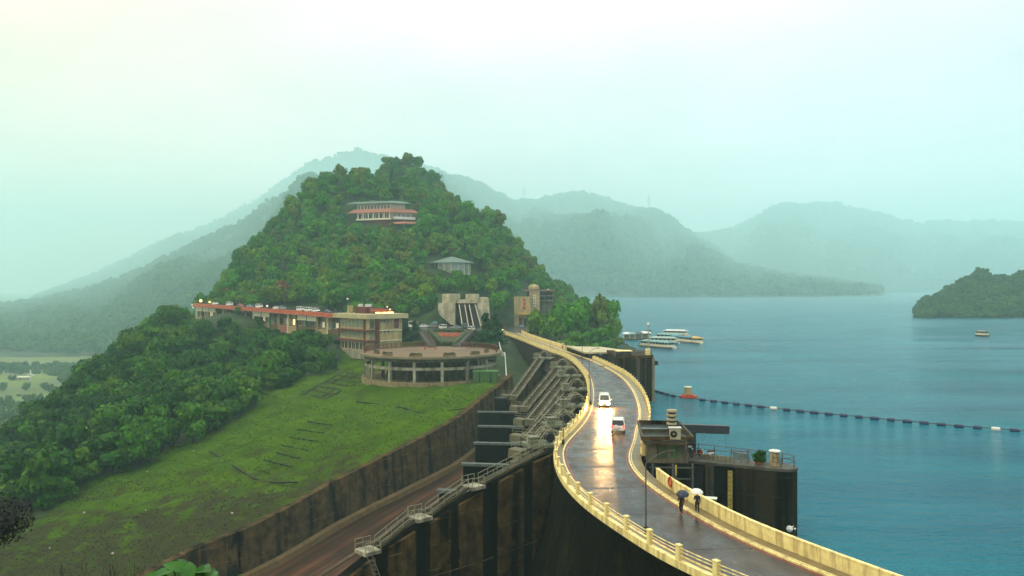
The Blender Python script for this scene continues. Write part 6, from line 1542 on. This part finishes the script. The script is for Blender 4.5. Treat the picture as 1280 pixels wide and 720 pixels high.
# ------------------------------------------------------------------ people
def skin_mesh(name, joints, edges, radii, m, parent, root=0, sub=1):
    me = bpy.data.meshes.new(name); me.from_pydata(joints, edges, []); o = bpy.data.objects.new(name, me); col.objects.link(o); o.parent = parent
    me.skin_vertices.new() if hasattr(me.skin_vertices, 'new') else None
    md = o.modifiers.new('skin', 'SKIN'); md.use_smooth_shade = True
    if not me.skin_vertices:
        bm_ = bmesh.new(); bm_.from_mesh(me); bm_.verts.layers.skin.verify(); bm_.to_mesh(me); bm_.free()
    for i, r_ in enumerate(radii):
        sv = me.skin_vertices[0].data[i]; sv.radius = (r_, r_) if not isinstance(r_, tuple) else r_; sv.use_root = (i == root)
    s_ = o.modifiers.new('sub', 'SUBSURF'); s_.levels = sub; s_.render_levels = sub
    me.materials.append(M[m] if isinstance(m, str) else m); return o
def person(loc, rz, label, top, legs, shoes, stride=.28, coat=False, group=None, lean=0., arm_up=1, scale=1.):
    T = thing('person', label, 'person', loc, group); T['_o'] = (0., 0., 0.); T.rotation_euler = (0, 0, rz); T.scale = (scale,)*3
    J = [(0, 0, .95), (0, .01, 1.15), (0, .02, 1.38), (0, .03, 1.50), (0, .05, 1.60), (0, .05, 1.72),
         (-.17, .02, 1.40), (-.23, -.02, 1.14), (-.22, .10, .92), (.17, .02, 1.40), (.25, .06, 1.16), (.14, .24, 1.26),
         (-.09, 0, .90), (-.10, stride*.55+.05, .50), (-.10, stride, .09), (-.10, stride+.15, .04), (.09, 0, .90), (.10, -stride*.2+.04, .50), (.10, -stride, .11), (.10, -stride+.14, .04),
         (-.22, .14, .86), (.12, .29, 1.30)]
    E = [(0, 1), (1, 2), (2, 3), (3, 4), (4, 5), (2, 6), (6, 7), (7, 8), (2, 9), (9, 10), (10, 11), (0, 12), (12, 13), (13, 14), (14, 15), (0, 16), (16, 17), (17, 18), (18, 19), (8, 20), (11, 21)]
    r = [.13, .12, (.15, .11), .055, .085, .075, .07, .045, .032, .07, .045, .032, .095, .062, .042, .03, .095, .062, .042, .03, .036, .036]
    skin_mesh('body', J, E, r, 'skin', T)
    # fingers: four and a thumb on each hand
    for hx, base, dr in ((-1, Vector((-.22, .15, .84)), Vector((0, .25, -1))), (1, Vector((.12, .30, 1.31)), Vector((-.5, .3, .6)))):
        q = MB(); dr.normalize(); sd2 = dr.cross(Vector((1, 0, 0.2))).normalized()
        for k in range(4): a = base+sd2*(k-1.5)*.019; q.tube([a, a+dr*.045*(1+.1*(k in (1, 2))), a+dr*.07+Vector((0, .015, 0))], [.009, .008, .006], 5)
        q.tube([base+sd2*.03-dr*.03, base+sd2*.055+dr*.01, base+sd2*.05+dr*.035], [.010, .009, .007], 5); q.build('hand_fingers', 'skin', T)
    skin_mesh('jacket', [(0, .0, .84 if not coat else .62), (0, .0, .98), (0, .01, 1.18), (0, .02, 1.38), (0, .03, 1.47), (-.17, .02, 1.40), (-.235, -.02, 1.14), (-.22, .09, .95), (.17, .02, 1.40), (.255, .06, 1.16), (.15, .22, 1.25)], [(0, 1), (1, 2), (2, 3), (3, 4), (3, 5), (5, 6), (6, 7), (3, 8), (8, 9), (9, 10)],
              [(.17, .15) if not coat else (.20, .17), (.165, .14), (.15, .13), (.18, .125), .075, .085, .062, .05, .085, .062, .05], top, T)
    skin_mesh('trousers', [(0, 0, .94), (-.09, 0, .86), (-.10, stride*.55+.05, .50), (-.10, stride, .13), (.09, 0, .86), (.10, -stride*.2+.04, .50), (.10, -stride, .15)], [(0, 1), (1, 2), (2, 3), (0, 4), (4, 5), (5, 6)], [.14, .11, .08, .06, .11, .08, .06], legs, T)
    for s, y in ((-1, stride), (1, -stride)):
        MB().loft([[Vector((s*.10+x, y+yy, z)) for x, z in ((-w_, 0), (-w_, h_*.6), (0, h_), (w_, h_*.6), (w_, 0), (-w_, 0))] for yy, w_, h_ in ((-.09, .03, .06), (-.05, .045, .11), (.05, .05, .10), (.14, .048, .07), (.20, .02, .04))]).build('shoe', shoes, T)
    MB().lathe((0, .04, 1.68), [(0, .125), (.06, .11), (.09, .06), (.098, 0), (.085, -.07), (.05, -.10)], 12, a0=math.pi*.95, a1=math.pi*2.05).build('hair', 'hair', T)
    MB().lathe((0, .05, 1.70), [(0, .11), (.05, .10), (.085, .06), (.093, .02)], 12).build('hair', 'hair', T)
    return T
def umbrella(top, tilt, rz, m, label, hand):
    T = thing('umbrella', label, 'umbrella', top); T['_o'] = (0., 0., 0.); T.rotation_euler = (tilt, 0, rz)
    rows = []; n = 8
    prof = [(.02, .0), (.18, -.025), (.34, -.09), (.46, -.18), (.54, -.30)]
    for r_, z in prof:
        row = []
        for k in range(n*4+1):
            a = 2*math.pi*k/(n*4); sc_ = 1-.035*(r_/.54)*abs(math.sin(a*n/2)); row.append(Vector((r_*sc_*math.cos(a), r_*sc_*math.sin(a), z+.02*(1-sc_)*10*r_)))
        rows.append(row)
    MB().loft(rows).build('canopy', m, T, smooth=True)
    for k in range(n):
        a = 2*math.pi*k/n; MB().tube([(r_*math.cos(a), r_*math.sin(a), z-.012) for r_, z in prof], .005, 4).build('rib', 'dark', T)
    MB().tube([(0, 0, .05), (0, 0, -.75)], .008, 5).build('shaft', 'dark', T); MB().tube([(0, 0, -.75), (0, 0, -.85), (.03, 0, -.88), (.06, 0, -.85)], .014, 6).build('handle', 'dark', T)
p1 = Z(851.5, 643, 8.0)
person(p1, 2.75, 'walker in wine coat and red shoes under the dark umbrella', 'wine', 'black', 'redshoe', .26, True)
umbrella((p1.x+.06, p1.y-.22, 8+2.0), .38, -.25, 'umbn', 'dark navy umbrella tilted over the walker in wine coat', None)
p2 = Z(871.5, 641.5, 8.12)
person(p2, 2.9, 'walker in navy jacket on the kerbside path under white umbrella', 'navy', 'black', 'brown', .16)
umbrella((p2.x-.05, p2.y-.1, 8.12+2.08), .12, .1, 'umbw', 'white umbrella held by the walker on the path', None)
p3 = Z(751, 452, 8.12); person(p3, .5, 'distant dark-clothed pedestrian on the lakeside path at the crest bend', 'black', 'black', 'black', .2)
umbrella((p3.x, p3.y-.1, 10.15), .1, 0, 'umbn', 'small dark umbrella of the distant pedestrian', None)
p4 = Z(703.5, 437, 8.12); person(p4, .2, 'far pedestrian in pale pink rain coat on the lakeside path', mat('pink_coat', (.65, .30, .28), .6, .1), 'black', 'black', .2, True)
umbrella((p4.x, p4.y-.1, 10.15), .1, 0, mat('pink_umb', (.65, .35, .32), .5, .1), 'pale pink umbrella of the far pedestrian', None)

# ------------------------------------------------------------------ boats and boom
def houseboat(px, py, px1, py1, Wd, H_, roof, label, hull='white', name='tour_boat', cat='boat', decks=1, wall='redw', rz=None):
    a, b = Z(px, py, .2), Z(px1, py1, .2); d = (b-a); L = d.length; ang = math.atan2(d.y, d.x) if rz is None else rz; c = (a+b)/2
    T = thing(name, label, cat, (c.x, c.y, 0)); T['_o'] = (0., 0., 0.); T.rotation_euler = (0, 0, ang)
    h = L/2; w_ = Wd/2
    rows = [[Vector((x, y*f, z)) for y, z in ((-w_*.7, -.4), (-w_, .9), (w_, .9), (w_*.7, -.4))] for x, f in ((-h, .75), (-h*.8, 1), (h*.7, 1), (h*.93, .55), (h, .12))]
    q = MB().loft(rows); q.f += [(0, 1, 2, 3), tuple(len(q.v)-4+k for k in range(4))]; q.f += [(i*4+3, i*4, (i+1)*4, (i+1)*4+3) for i in range(4)]; q.build('hull', hull, T)
    MB().box((-h*.05, 0, .55), (L*.97, Wd*1.01, .22)).build('rub_strake', wall, T)
    for dk in range(decks):
        z0 = .9+dk*2.2
        MB().box((-h*.08, 0, z0+.45), (L*.80*(1-.2*dk), Wd*.86, .9)).build('cabin', 'creamw', T)
        MB().box((-h*.08, 0, z0+1.3), (L*.78*(1-.2*dk), Wd*.82, .8)).build('window_band', 'glass', T)
        n = max(3, int(L/2.2))
        for k in range(n+1):
            x = -h*.08+L*.80*(1-.2*dk)*(k/n-.5)
            MB().box((x, -Wd*.43, z0+1.3), (.22, .12, .82)).build('post', 'white', T)
        MB().box((-h*.08, 0, z0+1.85), (L*.90*(1-.2*dk), Wd*1.02, .2)).build('roof', roof, T)
        MB().extr([(-h*.85*(1-.2*dk), -Wd*.45, z0+1.95), (h*.7*(1-.2*dk), -Wd*.45, z0+1.95), (h*.6*(1-.2*dk), 0, z0+2.5), (-h*.75*(1-.2*dk), 0, z0+2.5)], (0, .05, 0)).build('roof_ridge', roof, T)
        MB().add([(-h*.85*(1-.2*dk), -Wd*.5, z0+1.96), (h*.7*(1-.2*dk), -Wd*.5, z0+1.96), (h*.7*(1-.2*dk), Wd*.5, z0+1.96), (-h*.85*(1-.2*dk), Wd*.5, z0+1.96), (-h*.8*(1-.2*dk), 0, z0+2.6), (h*.65*(1-.2*dk), 0, z0+2.6)], [(0, 1, 5, 4), (3, 2, 5, 4), (0, 3, 4), (1, 2, 5), (0, 1, 2, 3)]).build('pitched_roof', roof, T)
    return T
houseboat(803, 432.5, 845, 436.0, 5.5, 3, 'tealr', 'long tour boat with pale teal roof, nearest of the moored boats')
houseboat(812, 428.5, 850, 429.5, 5.0, 3, mat('pale_teal', (.36, .50, .44), .5, .2), 'tour boat with pale green roof behind the long one', wall='bluep')
houseboat(820, 423.8, 856, 424.8, 5.5, 3, 'tealr', 'two-deck tour boat with blue cabin in the moored cluster', decks=1, wall='bluep')
houseboat(830, 418.5, 862, 419.5, 6.0, 3, 'white', 'white-roofed boat with orange edge at the back of the cluster', wall='orangeb')
houseboat(851, 426.0, 858, 429.5, 3.2, 3, 'bluep', 'small boat with blue awning between the cluster and yellow boat', rz=-1.1)
houseboat(860, 427, 872, 430, 4.4, 3, 'yel', 'yellow cabin boat at the lake side of the cluster', hull='creamw', rz=-1.25, decks=1)
def hut(px, py, w_, label, rm):
    p = Z(px, py, .1); T = thing('floating_hut', label, 'hut', p, 'huts on the pontoon'); MB().box(p+Vector((0, 0, .2)), (w_+1.5, 5, .6)).build('pontoon', 'conc', T)
    for dx in (-.5, .5):
        for dy in (-1.8, 1.8): MB().box(p+Vector((dx*w_, dy, 1.7)), (.25, .25, 2.6)).build('post', 'creamw', T)
    MB().box(p+Vector((0, 1.0, 1.5)), (w_*.8, 1.6, 2.1)).build('wall', 'concl', T)
    a = [p+Vector((sx*(w_/2+.5), sy*2.4, 3.0)) for sx, sy in ((-1, -1), (1, -1), (1, 1), (-1, 1))]+[p+Vector((-w_*.35, 0, 4.0)), p+Vector((w_*.35, 0, 4.0))]
    MB().add(a, [(0, 1, 5, 4), (2, 3, 4, 5), (1, 2, 5), (3, 0, 4), (3, 2, 1, 0)]).build('roof', rm, T)
hut(783, 424.5, 3.2, 'small white-roofed hut nearest the wooded shore', 'white'); hut(790, 424.5, 3.0, 'pale open hut second from the wooded shore', 'tealr'); hut(797.5, 424, 4.2, 'dark-roofed hut third from the wooded shore', 'steel'); hut(806, 423.5, 5.5, 'white-roofed hut beside the beacon mast', 'white')
houseboat(1221, 419.5, 1235, 420.5, 3.6, 3, mat('grey_roof', (.20, .22, .20), .6, .2), 'lone small grey boat crossing the lake before the headland', hull='conc', name='small_boat')
# raft
p = Z(860, 498, 0.0)
T = thing('marker_raft', 'orange-red raft carrying a pale yellow drum hut on the boom', 'raft', p)
q = MB().extr([p+Vector((-2.2, 0, .15)), p+Vector((-1.6, -1.2, .15)), p+Vector((1.6, -1.2, .15)), p+Vector((2.3, 0, .15)), p+Vector((1.6, 1.2, .15)), p+Vector((-1.6, 1.2, .15))], (0, 0, .55)); q.build('float_hull', 'orangeb', T)
MB().box(p+Vector((0, 0, .85)), (2.6, 1.6, .35)).build('deck', 'orangeb', T)
MB().cyl(p+Vector((0, 0, 1.0)), .82, 1.7, 14).build('drum', mat('drum_yellow', (.55, .42, .16), .6, .2), T); MB().cyl(p+Vector((0, 0, 2.7)), .95, .16, 14).build('drum_lid', 'creamw', T)
# boom floats
bl = [(815, 488.5), (828, 492.5), (846, 497), (880, 501.5), (960, 511), (1040, 519.5), (1120, 527), (1200, 534.5), (1240, 537.5), (1300, 542), (1400, 549), (1520, 556)]
BL = [Z(x, y_, 0) for x, y_ in bl]; BLc = crom([tuple(p) for p in BL], 1.0)
rope = MB().tube([p+Vector((0, .9, .22)) for p in BLc[::3]], .09, 4).build('boom_rope', 'dark', org=BL[0]); tag(rope, 'dark boom rope stretched along the line of floats', 'rope')
fl = MB(); fl.tube([(-.85, 0, 0), (-.7, 0, 0), (.7, 0, 0), (.85, 0, 0)], [.24, .42, .42, .24], 10); f0 = fl.build('boom_float', 'blue', org=(0, 0, 0)); f1 = None
pts_ = resample(BLc, 3.05); c_ = 0
for i, p in enumerate(pts_):
    px, _ = project(*p)
    if 847 < px < 876 or px > 1296: continue
    d = (pts_[min(i+1, len(pts_)-1)]-pts_[max(i-1, 0)])
    q = f0 if c_ == 0 else f0.copy()
    if c_: col.objects.link(q)
    wht = abs(px-962) < 5.5 or abs(px-1246) < 8
    q.location = (p.x, p.y, .22); q.rotation_euler = (0, 0, math.atan2(d.y, d.x)); s_ = rnd.uniform(.85, 1.05); q.scale = (s_, 1, 1)
    if wht:
        q.data = q.data.copy(); q.data.materials[0] = M['white']
    tag(q, ('white boom float beyond the intake pier' if px < 1100 else 'white boom float near the open lake end') if wht else ('dark blue boom float between the tower and the raft' if px < 860 else 'dark blue boom float on the long line across the lake'), 'float', 'floats of the boom line'); c_ += 1
# shore rocks
for i, (px, py, s) in enumerate([(772, 432, 3.0), (779, 431, 2.2), (784, 434, 2.4), (776, 427, 2.6), (768, 428, 3.2)]):
    p = Z(px, py, 0); q = rockmb(30+i, s).build('shore_rock', 'rock', org=(0, 0, 0)); q.location = (p.x, p.y, .3); tag(q, 'dark shore rock below the grove, ' + ['lowest on the slab side', 'middle one at the water', 'outermost in the lake', 'upper one by the bushes', 'largest against the bank'][i], 'rock', 'rocks at the grove shore')

# ------------------------------------------------------------------ valley church, pylons
p = P(38, 475, 855); T = thing('white_church', 'white cross-shaped church tower in the misty valley', 'church', p); p.z = -72
MB().box(p+Vector((0, 0, 5)), (1.1, 1.1, 10)).build('tower', 'white', T); MB().lathe(p+Vector((0, 0, 10)), [(.8, 0), (0, 2.6)], 6).build('spire', 'white', T)
for s in (-1, 1): MB().bar(p+Vector((0, 0, 7.4)), p+Vector((s*4.6, 0, 5.4)), 2, .8).build('wing_roof', 'white', T)
p = P(25, 478, 862); p.z = -72; T = thing('valley_hall', 'long pale low hall beside the misty valley church', 'building', p)
MB().box(p+Vector((0, 0, 1.4)), (21, 7, 2.8)).build('wall', 'concl', T); MB().box(p+Vector((0, 0, 3.1)), (22, 8, .7)).build('roof', 'creamw', T)
for (px, py0, py1, Y, lb) in ((655, 234, 264, 6900, 'faint pylon on the hazy ridge near the wooded hill'), (811, 244, 277, 6900, 'faint pylon on the hazy ridge above the lake')):
    a, b = P(px, py1, Y), P(px, py0, Y); T = thing('pylon', lb, 'pylon', a, 'pylons on the hazy ridge'); h = b.z-a.z
    for sx in (-1, 1):
        for sy in (-1, 1): MB().tube([a+Vector((sx*14, sy*14, 0)), b+Vector((sx*2.5, sy*2.5, 0))], 1.3, 4).build('leg', 'steel', T)
    for t, w_ in ((.75, 24), (.86, 20), (.97, 14)): MB().bar(a.lerp(b, t)-Vector((w_, 0, 0)), a.lerp(b, t)+Vector((w_, 0, 0)), 2.2, 2.2).build('cross_arm', 'steel', T)

# ------------------------------------------------------------------ near foliage
T = thing('leafy_plant', 'bright broad-leaved plant close by at the bottom edge', 'plant', P(230, 730, 8)); r = random.Random(12)
c0 = P(238, 728, 8)
for i, (px, py, s) in enumerate([(195, 719, .10), (208, 713, .11), (222, 709, .12), (238, 708, .12), (252, 711, .12), (264, 716, .11), (203, 724, .12), (218, 720, .12), (236, 717, .12), (250, 722, .12), (268, 725, .10), (296, 724, .09), (305, 727, .09), (187, 726, .10), (229, 724, .12), (243, 728, .12), (212, 730, .12), (258, 731, .12)]):
    c = P(px, py, 8+r.uniform(-.3, .3)); d = Vector((px-240, r.uniform(-30, 30), 18)).normalized(); d.z *= .5; d = (d+Vector((0, -.5, 0))).normalized(); up = Vector((r.uniform(-.3, .3), -.35, 1)).normalized(); sdv = d.cross(up).normalized(); up = sdv.cross(d)
    rows = []
    for t, w_ in ((0, .02), (.12, .30), (.35, .52), (.6, .46), (.82, .25), (1, .01)):
        m_ = c+d*(t-.35)*s*2.2-up*(t*t*s*.6); rows.append([m_-sdv*w_*s*1.2+up*w_*s*.25, m_, m_+sdv*w_*s*1.2+up*w_*s*.25])
    MB().loft(rows).build('leaf', 'leafb', T, smooth=True)
    MB().tube([c-d*.35*s*2.2, c0-Vector((0, 0, .9))], .008, 4).build('stem', mat('stem_green', (.05, .12, .02), .5, .2), T)
T = thing('dark_tree', 'near black leafy tree at the bottom corner of the view', 'tree', P(-8, 655, 36)); T['_o'] = (0., 0., 0.)
c = P(-14, 655, 36); T.location = c-Vector((0, 0, 2.2)); crown_mesh('crown', 33, 2.3, 4.6, 16, 5200, .09, 'x', inner=False).build('crown', 'leafd', T); MB().tube([(0, 0, 1), (-.3, 0, -6), (-.6, 0, -22)], [.12, .2, .3], 7).build('trunk', 'bark', T)
T = thing('dark_shrub', 'thin dark twiggy shrub at the bottom edge of the rubble slope', 'shrub', P(140, 740, 40)); c = P(140, 735, 40); r = random.Random(8); q = MB(); lf = MB()
for i in range(60):
    a = c+Vector((r.uniform(-2.6, 2.6), r.uniform(-.5, .5), -1)); b = a+Vector((r.uniform(-.5, .5), r.uniform(-.3, .3), r.uniform(1.0, 2.4))); q.tube([a, a.lerp(b, .5)+Vector((r.uniform(-.1, .1), 0, 0)), b], .012, 3)
    for k in range(10):
        p = a.lerp(b, r.uniform(.3, 1))+Vector((r.gauss(0, .12), r.gauss(0, .1), r.gauss(0, .08))); s_ = .05; mt = rot_to(Vector((r.gauss(0, 1), r.gauss(0, 1), 1)).normalized()); lf.add([p+mt@Vector((s_*math.cos(g_), s_*math.sin(g_), 0)) for g_ in (0, 2, 4)], [(0, 1, 2)])
q.build('twigs', 'leafd', T); lf.build('leaves', 'leafd', T)

# ------------------------------------------------------------------ haze
hm = bpy.data.materials.new('haze_air'); hm.use_nodes = True; ht = hm.node_tree
for n in list(ht.nodes): ht.nodes.remove(n)
ho = ht.nodes.new('ShaderNodeOutputMaterial'); pv = ht.nodes.new('ShaderNodeVolumePrincipled'); ht.links.new(pv.outputs[0], ho.inputs['Volume'])
pv.inputs['Color'].default_value = (.59, .945, .985, 1); pv.inputs['Density'].default_value = HAZE_DENSITY; pv.inputs['Anisotropy'].default_value = -.1
hb = MB().box((0, 5200, 490), (17000, 11600, 1130)).build('haze', hm); hb['kind'] = 'stuff'; hb['label'] = 'pale cyan mist filling the valley air'
